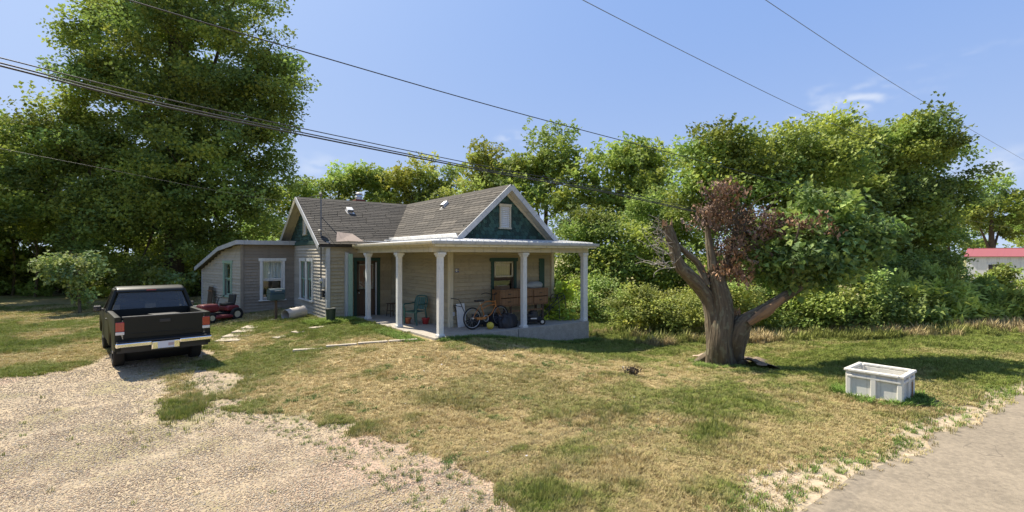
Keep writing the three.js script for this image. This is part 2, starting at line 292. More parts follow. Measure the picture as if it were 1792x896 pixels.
  wall('back_wall', [SE, PB], [S0, PB], -.3, YP, [], M.sidingGrey, { plain: true });
  // foundation and inside floor
  new MB().box(SE - S0 - .1, .3, PB - PC - .1, (S0 + SE) / 2, .05, -(PB + PC) / 2).box(SE - SW - .1, .5, PC - PF, (SE + SW) / 2, .02, -(PC + PF) / 2 + .06).build('foundation', M.concrete, house);
  // corner boards
  for (const [s, p, y0, y1, mt] of [[SW - .02, PF - .02, FL, YP, M.cream], [SE + .01, PF - .02, -.3, YP, M.cream], [S0 - .02, PC - .02, .05, YP, M.greyTrim], [S0 + .62, PC - .1, FL - .1, 2.62, M.greyTrim]])
    one(.13, y1 - y0, .13, s, (y0 + y1) / 2, -p, 'corner_board', mt, house, .008);
  // --- gables with scalloped shingles
  const scal = (() => { const sh = new THREE.Shape(); sh.moveTo(-.071, .16); sh.lineTo(-.071, .045); sh.quadraticCurveTo(-.06, .0, 0, 0); sh.quadraticCurveTo(.06, 0, .071, .045); sh.lineTo(.071, .16); sh.closePath(); const g = new THREE.ExtrudeGeometry(sh, { depth: .022, bevelEnabled: false, curveSegments: 3 }); g.rotateX(-.12); return uvm(g); })();
  const greens = [.65, 1, 1.5].map(k => std({ color: C(.030 * k, .072 * k, .056 * k), map: grime, roughness: .8 }));
  function gable(name, pos, turn, half, y0, y1, hole) {
    const g = new THREE.Group(); g.name = name; g.position.set(...pos); g.rotation.y = turn; house.add(g);
    const sh = new THREE.Shape(); sh.moveTo(-half, y0); sh.lineTo(half, y0); sh.lineTo(0, y1); sh.closePath(); const bk = new THREE.ExtrudeGeometry(sh, { depth: .1, bevelEnabled: false }); bk.translate(0, 0, -.1); part('sheathing', uvm(bk), M.green, g);
    let row = 0; for (let y = y0; y < y1 - .1; y += .122, row++) { const w = half * (1 - (y + .1 - y0) / (y1 - y0)); for (let x = -half + (row % 2) * .0735; x < half; x += .147) { if (Math.abs(x) > w - .02) continue; if (Math.abs(x - hole[0]) < hole[1] / 2 + .02 && y > hole[2] - .12 && y < hole[3]) continue; const m = part('gable_shingle', scal, greens[Math.floor(R() * 3)], g); m.position.set(x, y, .006); m.rotation.z = rr(-.03, .03); } }
    // louvred vent
    const v = new THREE.Group(); v.name = 'gable_vent'; g.add(v); const [hx, hw, h0, h1] = hole, hc = (h0 + h1) / 2, hh = h1 - h0;
    new MB().box(hw + .1, .08, .06, hx, h1, .04).box(hw + .1, .05, .07, hx, h0, .04).box(.055, hh, .055, hx - hw / 2, hc, .04).box(.055, hh, .055, hx + hw / 2, hc, .04).build('vent_frame', M.cream, v);
    one(hw - .05, hh - .06, .01, hx, hc, .012, 'vent_back', M.white, v);
    for (let y = h0 + .05; y < h1 - .05; y += .062) one(hw - .05, .05, .012, hx, y, .035, 'louvre', M.white, v, 0, 0, -.5);
    return g;
  }
  gable('front_gable', [SR, 0, -PF - .02 + .03], 0, 1.98, YP + .06, YR - .14, [-.02, .40, 3.42, 4.18]);
  gable('side_gable', [S0 - .005, 0, -PR], -Math.PI / 2, 2.85, YP + .02, YR - .14, [.05, .42, 3.35, 4.12]);
  one(.07, .14, PB - PC, S0 - .04, YP + .0, -PR, 'gable_band', M.green, house, .01);
  // --- roof
  const roof = new THREE.Group(); roof.name = 'roof'; house.add(roof);
  const kA = (YR - YP) / (SR - SW), kB = (YR - YP) / (PR - PC), OV = .38;
  const quad = (pts, t, name, mat) => { // slab from 3D points (top face), thickness t downwards
    const n = pts.length, pos = [], idx = []; for (const q of pts) pos.push(q[0], q[1], q[2]); for (const q of pts) pos.push(q[0], q[1] - t, q[2]);
    for (let i = 1; i < n - 1; i++) { idx.push(0, i, i + 1, n, n + i + 1, n + i); } for (let i = 0; i < n; i++) { const j = (i + 1) % n; idx.push(i, i + n, j, j, i + n, j + n); }
    let g = new THREE.BufferGeometry(); g.setAttribute('position', new THREE.Float32BufferAttribute(pos, 3)); g.setIndex(idx); g = g.toNonIndexed(); g.computeVertexNormals(); return part(name, uvm(g), mat, roof);
  };
  const pf = PF - OV;
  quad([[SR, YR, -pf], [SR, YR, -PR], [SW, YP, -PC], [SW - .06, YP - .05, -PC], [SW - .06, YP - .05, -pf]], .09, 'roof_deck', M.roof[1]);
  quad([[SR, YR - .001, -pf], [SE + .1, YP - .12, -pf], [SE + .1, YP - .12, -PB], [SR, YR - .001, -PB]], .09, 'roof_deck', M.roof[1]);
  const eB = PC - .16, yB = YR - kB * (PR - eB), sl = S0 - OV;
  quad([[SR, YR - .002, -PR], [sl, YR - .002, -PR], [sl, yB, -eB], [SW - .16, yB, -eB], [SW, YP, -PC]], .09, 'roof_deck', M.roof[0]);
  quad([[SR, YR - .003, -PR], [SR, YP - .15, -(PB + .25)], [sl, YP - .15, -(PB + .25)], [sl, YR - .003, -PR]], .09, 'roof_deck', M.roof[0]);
  // shingle strips: three tabs each, laid course by course on the two slopes that face the yard
  const EX = .145; const strip = mergeGeometries([-1, 0, 1].map(i => { const g = new THREE.BoxGeometry(.322, .016, EX + .02); g.translate(i * .3333, 0, 0); return uvm(g); }));
  function shingles(origin, uDir, upDir, rows, range) { // upDir along the slope
    const n = uDir.clone().cross(upDir).normalize(); if (n.y < 0) n.negate();
    const q = new THREE.Quaternion().setFromRotationMatrix(new THREE.Matrix4().makeBasis(uDir.clone(), n, uDir.clone().cross(n)));
    for (let r = 0; r < rows; r++) { const w = r * EX; const [a, b] = range(w + EX / 2); if (b - a < .1) continue;
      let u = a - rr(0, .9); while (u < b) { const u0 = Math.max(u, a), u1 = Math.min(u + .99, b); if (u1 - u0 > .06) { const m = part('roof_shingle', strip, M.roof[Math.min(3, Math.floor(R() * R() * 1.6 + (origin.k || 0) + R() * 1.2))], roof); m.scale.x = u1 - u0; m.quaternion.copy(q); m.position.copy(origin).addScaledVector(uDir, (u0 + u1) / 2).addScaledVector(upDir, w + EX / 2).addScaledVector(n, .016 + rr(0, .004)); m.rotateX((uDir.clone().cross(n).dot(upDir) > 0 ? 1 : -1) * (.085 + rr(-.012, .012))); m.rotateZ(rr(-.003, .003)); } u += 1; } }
  }
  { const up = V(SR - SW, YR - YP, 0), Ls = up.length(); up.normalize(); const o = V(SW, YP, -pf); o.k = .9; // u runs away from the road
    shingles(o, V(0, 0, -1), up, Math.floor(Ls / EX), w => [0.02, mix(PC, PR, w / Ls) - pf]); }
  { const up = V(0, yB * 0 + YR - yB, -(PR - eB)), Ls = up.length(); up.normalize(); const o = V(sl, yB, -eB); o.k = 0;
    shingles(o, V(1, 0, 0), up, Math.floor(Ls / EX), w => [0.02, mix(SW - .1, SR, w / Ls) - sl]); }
  // ridge caps and valley
  for (let p = pf; p < PR; p += .3) new MB().box(.16, .012, .31, SR - .07, YR - .035, -p - .15, 0, 0, .72).box(.16, .012, .31, SR + .06, YR - .03, -p - .15, 0, 0, -.72).build('ridge_cap', M.roof[1], roof);
  for (let s = sl; s < SR; s += .3) new MB().box(.31, .012, .16, s + .15, YR - .025, -PR + .07, 0, .55).box(.31, .012, .16, s + .15, YR - .025, -PR - .07, 0, -.55).build('ridge_cap', M.roof[0], roof);
  { const a = V(SW, YP + .02, -PC), b = V(SR, YR + .01, -PR), m = new MB(), d = b.clone().sub(a); const g = new THREE.BoxGeometry(.07, .012, d.length()); const q = new THREE.Matrix4().lookAt(a, b, V(0, 1, 0)); q.setPosition(a.clone().add(b).multiplyScalar(.5)); m.add(g, q).build('valley_flashing', M.roof[3], roof); }
  // rakes (barge boards), soffits
  function rake(a, b, out, name, mat, h = .17, t = .03) { const d = b.clone().sub(a), L = d.length(), g = new THREE.BoxGeometry(L, h, t); const x = d.clone().normalize(), z = out.clone().normalize(), y = z.clone().cross(x).normalize(); if (y.y < 0) { y.negate(); } const zz = x.clone().cross(y); const mm = new THREE.Matrix4().makeBasis(x, y, zz); mm.setPosition(a.clone().add(b).multiplyScalar(.5)); return new MB().add(g, mm).build(name, mat, house); }
  const zo = V(0, 0, 1), xo = V(-1, 0, 0);
  rake(V(SW - .12, YP - .14, -pf + .01), V(SR, YR - .06, -pf + .01), zo, 'barge_board', M.greyTrim); rake(V(SE + .14, YP - .18, -pf + .012), V(SR, YR - .06, -pf + .012), zo, 'barge_board', M.greyTrim);
  rake(V(SW + .1, YP - .0, -PF + .02 + .0), V(SR, YR - .17, -PF + .02), zo, 'frieze_board', M.cream, .13, .05); rake(V(SE - .1, YP + .0, -PF + .021), V(SR, YR - .17, -PF + .021), zo, 'frieze_board', M.cream, .13, .05);
  const sof = (a, b, c, d, name) => { const g = new THREE.BufferGeometry(); g.setAttribute('position', new THREE.Float32BufferAttribute([...a, ...b, ...c, ...a, ...c, ...d], 3)); g.computeVertexNormals(); part(name, uvm(g), M.cream, house); };
  sof([SW - .06, YP - .145, -pf], [SR, YR - .10, -pf], [SR, YR - .10, -PF], [SW - .06, YP - .145, -PF], 'soffit'); sof([SE + .1, YP - .22, -pf], [SR, YR - .10, -pf], [SR, YR - .10, -PF], [SE + .1, YP - .22, -PF], 'soffit');
  rake(V(sl - .01, yB - .09, -eB + .02), V(sl - .01, YR - .06, -PR), xo, 'barge_board', M.greyTrim); rake(V(sl - .012, YP - .22, -PB - .25), V(sl - .012, YR - .06, -PR), xo, 'barge_board', M.cream, .2);
  sof([sl, yB - .1, -eB], [sl, YR - .1, -PR], [S0, YR - .1, -PR], [S0, yB - .1, -eB], 'soffit'); sof([sl, YP - .26, -PB - .2], [sl, YR - .1, -PR], [S0, YR - .1, -PR], [S0, YP - .26, -PB - .2], 'soffit');
  // chimney: brick stub with galvanised cowl
  { const c = new THREE.Group(); c.name = 'chimney'; c.position.set(7.55, 0, -21.25); roof.add(c); const bg = uvm(new THREE.BoxGeometry(.19, .062, .09));
    one(.36, .9, .36, 0, 4.45, 0, 'chimney_core', M.concrete, c); void bg;
    new MB().box(.42, .06, .42, 0, 4.93, 0).box(.39, .5, .39, 0, 4.66, 0).build('chimney_brick', M.brick, c);
    new MB().cyl(.13, .13, .14, 0, 5.02, 0).cyl(.17, .12, .1, 0, 5.12, 0).cyl(.12, .16, .06, 0, 5.2, 0).cyl(.16, .03, .07, 0, 5.26, 0).build('chimney_cowl', M.galv, c); }
  // roof vents
  { const f = (x, y, z, ry, rx, mat) => { const g = new THREE.Group(); g.name = 'roof_vent'; g.position.set(x, y, z); g.rotation.set(0, ry, 0); roof.add(g); new MB().box(.30, .012, .34, 0, .03, 0, 0, rx).build('vent_base', M.galv, g); new MB().box(.24, .12, .26, 0, .12, 0, 0, rx, 0, .02).build('vent_hood', mat, g); new MB().box(.22, .06, .02, 0, .06, .13, 0, rx).build('vent_mouth', M.dark, g); };
    f(6.65, YR - kB * (PR - 19.75), -19.75, 0, Math.atan(kB), M.white); f(9.05, YR - kA * (SR - 9.05), -16.3, -Math.PI / 2, Math.atan(kA), M.flash); }
  // service mast, conduit and meter on the side wall
  { const z = -18.02, x = S0 - .16; new MB().bar(V(x, .95, z), V(x, 4.62, z), .028).bar(V(x, 4.62, z), V(x - .05, 4.72, z + .1), .045).cyl(.05, .05, .1, x, 4.66, z).build('service_mast', std({ color: C(.13, .13, .135), roughness: .6 }), house);
    new MB().cyl(.12, .09, .02, x, 3.42, z).bar(V(x, 3.9, z), V(x + .55, 3.18, z + .35), .014).build('mast_brace', M.black, house);
    new MB().box(.12, .34, .24, S0 - .08, 1.55, z, 0, 0, 0, .015).cyl(.085, .085, .1, S0 - .17, 1.62, z, 0, Math.PI / 2).build('electric_meter', M.galv, house); new MB().box(.1, .25, .1, S0 - .06, 1.15, z - .02).build('meter_box', M.black, house); }
  // --- porch
  const EL = 6.1, ER = 12.22, EF = 11.55;
  { // L-shaped floor slab: separate poured sections with joints
    new MB().box(2.80, .62, 1.55, 7.62, FL - .31, -12.475, 0, 0, 0, .015).build('porch_slab', M.concrete, house);
    new MB().box(2.98, .75, 1.55, 10.53, FL - .375, -12.475, 0, 0, 0, .015).build('porch_slab', M.concrete, house);
    new MB().box(1.42, .5, 2.2, 6.84, FL - .25, -14.36, 0, 0, 0, .015).build('porch_slab', M.concrete, house);
    new MB().box(1.42, .5, 2.2, 6.84, FL - .252, -16.58, 0, 0, 0, .015).build('porch_slab', M.concrete, house); }
  const post = new MB().box(.15, 2.2, .15, 0, 1.12, 0, 0, 0, 0, .012).box(.2, .07, .2, 0, .035, 0, 0, 0, 0, .01).box(.2, .06, .2, 0, 2.20, 0, 0, 0, 0, .01).box(.25, .07, .25, 0, 2.255, 0, 0, 0, 0, .01).build('porch_post', M.white, house);
  post.position.set(6.41, FL, -11.78);
  for (const [s, p] of [[6.3, 14.2], [6.24, 16.65], [9.33, 11.84], [11.9, 11.84]]) { const c = post.clone(); house.add(c); c.position.set(s, FL, -p); }
  new MB().box(.13, 2.3, .13, 5.9, FL + 1.12, -17.45, 0, 0, 0, .01).build('porch_post', M.greenPale, house);
  new MB().box(.06, 2.3, .06, 12.06, FL + 1.1, -11.86).build('downspout', M.white, house);
  // beams, ceiling, low roof, gutters
  new MB().box(5.9, .2, .16, 9.1, 2.71, -11.84).build('porch_beam', M.cream, house); new MB().box(.16, .2, 5.75, 6.31, 2.711, -14.80).build('porch_beam', M.cream, house); new MB().box(.15, .2, 1.3, 11.95, 2.712, -12.56).build('porch_beam', M.cream, house);
  new MB().box(5.7, .02, 1.22, 9.18, 2.80, -12.54).box(1.2, .02, 4.4, 6.94, 2.801, -15.4).build('porch_ceiling', M.cream, house);
  { const yw = 3.04, ye = 2.915; const m = (pts, name) => { const k = quad(pts, .06, name, M.flash); roof.remove(k); house.add(k); return k; };
    m([[EL, ye, -EF], [ER, ye, -EF], [ER, ye + .05, -(PF - .02)], [SE + .02, yw, -(PF - .03)], [SW - .05, yw, -(PF - .03)]], 'porch_roof'); m([[EL, ye, -EF], [SW - .05, yw, -(PF - .03)], [SW - .05, yw, -(PC - .02)], [EL, ye, -(PC - .02)]], 'porch_roof');
    for (let s = EL + .2; s < ER; s += .2) one(.025, .03, s < SW ? .06 : 1.5, s, s < SW ? ye + .02 : (ye + yw) / 2 + .015, s < SW ? -EF - .04 : -(EF + .8), 'roof_rib', M.flash, house, 0, 0, s < SW ? 0 : .078);
    new MB().box(.02, .16, PC - PF + .5, SW - .07, yw + .07, -(PC + PF - .5) / 2, 0, 0, 0.5).build('wall_flashing', M.flash, house); new MB().box(.7, .02, .5, 6.7, 3.03, -17.2, .3, .04).box(.5, .02, .3, 7.1, 3.06, -16.6, -.2).build('loose_roof_sheet', M.flash, house);
    const prof = new THREE.Shape(); prof.moveTo(0, 0); prof.lineTo(.09, 0); prof.quadraticCurveTo(.12, .02, .12, .1); prof.lineTo(.105, .1); prof.lineTo(.1, .03); prof.lineTo(.015, .015); prof.lineTo(.015, .1); prof.lineTo(0, .1); prof.closePath();
    const gut = (L, mat, name) => { const g = new THREE.ExtrudeGeometry(prof, { depth: L, bevelEnabled: false }); return part(name, uvm(g), mat, house); };
    let g = gut(ER - EL + .1, M.greyTrim, 'gutter'); g.rotation.y = Math.PI / 2; g.rotation.y = -Math.PI / 2; g.scale.z = -1; g.scale.x = 1; g.position.set(EL - .08, ye - .11, -EF + .005); 
    g.rotation.set(0, -Math.PI / 2, 0); g.scale.set(1, 1, -1);
    let k = gut(PC - EF, M.cream, 'gutter'); k.rotation.y = Math.PI; k.position.set(EL - .005, ye - .111, -EF + .1 - .0);
    new MB().box(ER - EL, .15, .025, (ER + EL) / 2, 2.83, -EF - .015).build('fascia', M.white, house); new MB().box(.025, .15, PC - EF, EL + .015, 2.829, -(PC + EF) / 2).build('fascia', M.cream, house); new MB().box(.025, .15, PF - EF, ER - .012, 2.835, -(PF + EF) / 2).build('fascia', M.white, house);
  }
  // bent sheet of flashing where roofs meet
  { const g = new THREE.BufferGeometry(); const a = [[5.35, 3.0, -17.3], [5.5, 3.36, -17.7], [6.0, 3.3, -17.55], [6.25, 3.02, -17.1], [5.7, 3.02, -17.0]]; const ps = []; for (let i = 1; i < 4; i++) ps.push(...a[0], ...a[i], ...a[i + 1]); g.setAttribute('position', new THREE.Float32BufferAttribute(ps, 3)); g.computeVertexNormals(); part('torn_flashing', uvm(g), std({ color: C(.36, .27, .21), map: grime, roughness: .7, side: THREE.DoubleSide }), house); }
  one(.15, .12, .012, SW + .2, 2.05, -PF + .03, 'number_plate', std({ color: C(.10, .11, .20), roughness: .5 }), house, .003); one(.05, .07, .006, SW + .18, 2.055, -PF + .039, 'number_mark', M.flash, house);
  // electric outlet box low on the corner
  one(.07, .12, .05, SW + .05, .72, -PF + .07, 'outlet_box', M.greyTrim, house, .006);
  // --- rear addition with sloping roof, its side wall not square to the house
  const A = [3.2, 22.5], B = [2.2, 26.7], rY = t => t < .42 ? mix(3.02, 2.76, t / .42) : mix(2.76, 1.92, (t - .42) / .58);
  const wAf = wall('addition_front_wall', A, [S0 - .02, 22.5], .1, 3.0, [[.72, 1.52, .72, 2.3]], M.sidingGrey);
  win(wAf, .72, 1.52, .72, 2.3, M.white, M.white, .52);
  const LA = Math.hypot(B[0] - A[0], B[1] - A[1]);
  const wAs = wall('addition_side_wall', B, A, .08, u => rY(1 - u / LA) - .02, [[LA * .60, LA * .77, .85, 2.2]], M.sidingPale);
  win(wAs, LA * .60, LA * .77, .85, 2.2, M.greenPale, M.greenPale, .9);
  one(.1, 2.9, .1, A[0] - .01, 1.5, -A[1] + .02, 'corner_board', M.sidingGrey, house); one(.1, 1.85, .1, B[0] - .01, .97, -B[1], 'corner_board', M.greyTrim, house);
  wall('addition_back_wall', [S0, 26.7], B, .0, 1.9, [], M.sidingGrey, { plain: true }); wall('addition_inner_wall', [S0, PB], [S0, 26.7], 0, u => mix(2.8, 1.9, u / 3), [], M.sidingGrey, { plain: true });
  one(2.6, .1, 4.2, 4.0, .1, -24.7, 'addition_floor', M.concrete, house);
  const prevN = roof.children.length;
  const ov = .22, L0 = [A[0] - .24, 22.22], L1 = [mix(A[0], B[0], .42) - .24, mix(22.5, 26.7, .42)], L2 = [B[0] - .3, 27.0];
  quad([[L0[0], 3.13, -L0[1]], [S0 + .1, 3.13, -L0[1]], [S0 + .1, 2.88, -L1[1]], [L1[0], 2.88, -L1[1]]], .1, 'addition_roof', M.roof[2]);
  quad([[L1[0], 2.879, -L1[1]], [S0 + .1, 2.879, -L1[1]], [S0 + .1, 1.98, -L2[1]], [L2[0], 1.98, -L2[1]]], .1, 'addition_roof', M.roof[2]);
  void ov; void prevN;
  new MB().box(S0 - L0[0] + .04, .17, .03, (S0 + L0[0]) / 2, 3.05, -L0[1] + .02).build('fascia', M.greyTrim, house);
  rake(V(L0[0] - .01, 3.05, -L0[1] + .02), V(L1[0] - .01, 2.80, -L1[1]), xo, 'barge_board', M.greyTrim, .17); rake(V(L1[0] - .01, 2.80, -L1[1]), V(L2[0] - .01, 1.9, -L2[1]), xo, 'barge_board', M.greyTrim, .17);
}

// ---------------------------------------------------------------- pickup truck (x right, -z forward, origin at rear axle)
{
  const t = thing('pickup_truck', 'dark green-black pickup truck parked on the gravel driveway, tailgate towards the road', 'truck', [.27, 0, -14.39], .106);
  const paint = new THREE.MeshPhysicalMaterial({ color: C(.007, .0085, .0065), roughness: .55, metalness: 0, clearcoat: .22, clearcoatRoughness: .3, specularIntensity: .4 });
  const Wd = .87, arch = (sh, z, r = .40) => { sh.lineTo(z - r, .44); sh.absarc(z, .40, r, Math.PI - .1, .1, true); sh.lineTo(z + r, .44); };
  // side panels: profile drawn with u = distance forward from rear axle
  for (const sx of [-1, 1]) {
    const b = new THREE.Shape(); b.moveTo(-1.06, .50); arch(b, 0); b.lineTo(.92, .44); b.lineTo(.92, 1.17); b.lineTo(-1.06, 1.19); b.closePath();
    const g = new THREE.ExtrudeGeometry(b, { depth: .07, bevelEnabled: true, bevelSize: .015, bevelThickness: .02, bevelSegments: 2, curveSegments: 10 }); g.rotateY(Math.PI / 2); g.translate(sx * (Wd - .05) - .035, 0, 0); part('bed_side', toCreasedNormals(uvm(g), .6), paint, t);
    const f = new THREE.Shape(); f.moveTo(1.96, .42); f.lineTo(2.1, .44); arch(f, 2.95); f.lineTo(3.72, .48); f.lineTo(3.74, .92); f.quadraticCurveTo(3.6, 1.04, 3.3, 1.06); f.lineTo(1.96, 1.12); f.closePath();
    const gf = new THREE.ExtrudeGeometry(f, { depth: .06, bevelEnabled: true, bevelSize: .015, bevelThickness: .02, bevelSegments: 2, curveSegments: 10 }); gf.rotateY(Math.PI / 2); gf.translate(sx * (Wd - .05) - .03, 0, 0); part('front_wing', toCreasedNormals(uvm(gf), .6), paint, t);
    const d = new THREE.Group(); d.name = 'door'; t.add(d); one(.07, .70, 1.0, sx * (Wd - .035), .79, -1.445, 'door_skin', paint, d, .03); one(.03, .03, .14, sx * (Wd + .01), .98, -1.12, 'door_handle', M.black, d, .008);
    // cab pillars and side glass (lean inward)
    const lean = .15; const Pn = (u, y) => V(sx * (Wd - .02 - lean * (y - 1.13) / .5), y, -u);
    new MB().bar(Pn(.96, 1.12), Pn(1.08, 1.64), .05, .04).bar(Pn(1.42, 1.12), Pn(1.42, 1.66), .035).bar(Pn(2.1, 1.10), Pn(1.72, 1.64), .035).bar(Pn(1.05, 1.645), Pn(1.75, 1.645), .04).build('cab_pillar', paint, t);
    const q = (a, b, c, e) => { const g = new THREE.BufferGeometry(); g.setAttribute('position', new THREE.Float32BufferAttribute([a, b, c, a, c, e].flatMap(k => [k.x, k.y, k.z]), 3)); g.computeVertexNormals(); return uvm(g); };
    part('side_window', q(Pn(1.45, 1.14), Pn(2.05, 1.14), Pn(1.73, 1.62), Pn(1.45, 1.62)), M.tint, t); part('side_window', q(Pn(1.0, 1.14), Pn(1.4, 1.14), Pn(1.4, 1.62), Pn(1.1, 1.62)), M.tint, t);
    const mr = new THREE.Group(); mr.name = 'wing_mirror'; t.add(mr); one(.16, .14, .09, sx * (Wd + .13), 1.17, -1.95, 'mirror_housing', M.black, mr, .03); one(.12, .1, .008, sx * (Wd + .13), 1.17, -1.90, 'mirror_glass', M.tint, mr); one(.12, .03, .04, sx * (Wd + .03), 1.14, -1.95, 'mirror_arm', M.black, mr);
    const tl = new THREE.Group(); tl.name = 'taillight'; t.add(tl); one(.15, .20, .035, sx * (Wd - .085), 1.0, 1.075, 'red_lens', new THREE.MeshPhysicalMaterial({ color: C(.30, .008, .012), roughness: .15, clearcoat: 1 }), tl, .012); one(.15, .065, .034, sx * (Wd - .085), .862, 1.075, 'clear_lens', new THREE.MeshPhysicalMaterial({ color: C(.62, .6, .58), roughness: .2, clearcoat: 1 }), tl, .01);
    for (const zz of [0, -2.95]) { const w = new THREE.Group(); w.name = 'wheel'; w.position.set(sx * .735, .345, zz); w.rotation.z = Math.PI / 2; t.add(w);
      const pr = [[.19, -.10], [.27, -.11], [.325, -.105], [.345, -.08], [.345, .08], [.325, .105], [.27, .11], [.19, .10]].map(([a, b]) => new THREE.Vector2(a, b)); part('tyre', new THREE.LatheGeometry(pr, 28), M.rubber, w);
      new MB().cyl(.19, .19, .16, 0, 0, 0, 0, 0, 20).cyl(.06, .05, .21, 0, 0, 0).build('rim', M.galv, w); }
  }
  one(1.62, .03, 1.96, 0, .62, .07, 'bed_floor', M.black, t); one(1.64, .62, .05, 0, .86, -.94, 'bed_front', paint, t);
  { const g = new THREE.Group(); g.name = 'tailgate'; t.add(g); one(1.46, .47, .06, 0, .965, 1.055, 'tailgate_skin', paint, g, .02); one(1.5, .035, .08, 0, 1.195, 1.05, 'tailgate_cap', M.black, g, .012); one(.2, .07, .02, 0, 1.08, 1.09, 'tailgate_handle', M.black, g, .008); one(1.2, .02, .012, 0, .84, 1.088, 'tailgate_crease', paint, g, .004); }
  one(1.64, .12, .05, 0, .68, 1.05, 'rear_valance', paint, t, .01);
  { const g = new THREE.Group(); g.name = 'rear_bumper'; t.add(g); const chrome = std({ color: C(.78, .79, .82), roughness: .14, metalness: 1 });
    new MB().box(.62, .10, .16, -.56, .625, 1.17, 0, 0, 0, .025).box(.62, .10, .16, .56, .625, 1.17, 0, 0, 0, .025).box(.52, .19, .13, 0, .565, 1.15, 0, 0, 0, .03).build('bumper_bar', chrome, g); one(1.7, .02, .2, 0, .685, 1.15, 'bumper_step', M.black, g, .006); one(1.66, .16, .05, 0, .52, 1.04, 'bumper_apron', M.black, g);
    one(.30, .15, .008, 0, .57, 1.222, 'licence_plate', std({ color: C(.62, .64, .68), roughness: .4 }), g, .003); one(.10, .06, .006, .09, .57, 1.228, 'plate_patch', std({ color: C(.44, .34, .34), roughness: .5 }), g); }
  // cab
  { const lean = .15, fx = (y) => Wd - .03 - lean * (y - 1.13) / .5; 
    const rf = new THREE.Shape(); rf.moveTo(1.04, 1.63); rf.quadraticCurveTo(1.1, 1.695, 1.25, 1.705); rf.lineTo(1.6, 1.70); rf.quadraticCurveTo(1.72, 1.69, 1.78, 1.63); rf.closePath(); const g = new THREE.ExtrudeGeometry(rf, { depth: 1.3, bevelEnabled: true, bevelSize: .03, bevelThickness: .05, bevelSegments: 3 }); g.rotateY(Math.PI / 2); g.translate(-.65, 0, 0); part('cab_roof', toCreasedNormals(uvm(g), .8), paint, t);
    const bw = (y, k) => k * (fx(y) - .06); const q = (a, b, c, e) => { const g = new THREE.BufferGeometry(); g.setAttribute('position', new THREE.Float32BufferAttribute([a, b, c, a, c, e].flatMap(k => k), 3)); g.computeVertexNormals(); return uvm(g); };
    part('rear_window', q([bw(1.16, -1), 1.2, -.965], [bw(1.16, 1), 1.2, -.965], [bw(1.6, 1), 1.6, -1.065], [bw(1.6, -1), 1.6, -1.065]), M.tint, t); new MB().box(1.66, .10, .06, 0, 1.15, -.955).box(1.36, .07, .05, 0, 1.625, -1.075).build('rear_window_frame', paint, t); one(.2, .03, .03, 0, 1.645, -1.03, 'brake_light', M.red, t);
    part('windscreen', q([bw(1.1, -1), 1.08, -2.25], [bw(1.1, 1), 1.08, -2.25], [bw(1.62, 1), 1.64, -1.76], [bw(1.62, -1), 1.64, -1.76]), M.tint, t);
    one(1.62, .3, 1.1, 0, .55, -1.5, 'cab_floor', M.black, t); one(1.5, .22, .35, 0, .99, -2.15, 'dashboard', M.black, t, .05);
    for (const sx of [-1, 1]) { const s = new THREE.Group(); s.name = 'seat'; t.add(s); one(.5, .62, .14, sx * .36, 1.05, -1.22, 'seat_back', M.black, s, .05, 0, .12); one(.28, .2, .1, sx * .36, 1.42, -1.2, 'headrest', M.black, s, .04); one(.5, .16, .5, sx * .36, .78, -1.5, 'seat_cushion', M.black, s, .05); }
    const st = new THREE.TorusGeometry(.18, .015, 6, 20); st.rotateX(-.4); st.translate(-.36, 1.1, -1.9); part('steering_wheel', st, M.black, t);
    one(1.58, .08, 1.35, 0, 1.06, -3.0, 'bonnet', paint, t, .04); one(1.6, .35, .08, 0, .72, -3.72, 'grille', M.black, t, .02); one(1.66, .14, .14, 0, .52, -3.8, 'front_bumper', M.metal, t, .03); }
  new MB().box(.9, .1, 4.2, 0, .45, -1.2).cyl(.28, .28, 1.3, 0, .345, 0, 0, Math.PI / 2, 6).build('chassis', M.dark, t);
  for (const [x, z, h] of [[-.35, .1, .35], [.2, -.5, .42]]) { const g = thing('junk_box', h > .4 ? 'dark plastic tub standing at the cab end of the truck bed' : 'dark scrap box lying in the truck bed behind the cab', 'box', [.27, 0, -14.39], .106); new MB().box(.5, h, .4, x, .64 + h / 2, z, .3, 0, 0, .03).build('tub', M.dark, g); new MB().box(.54, .03, .44, x, .65 + h, z, .3, 0, 0, .01).build('lid', M.black, g); }
}
console.log('truck done');

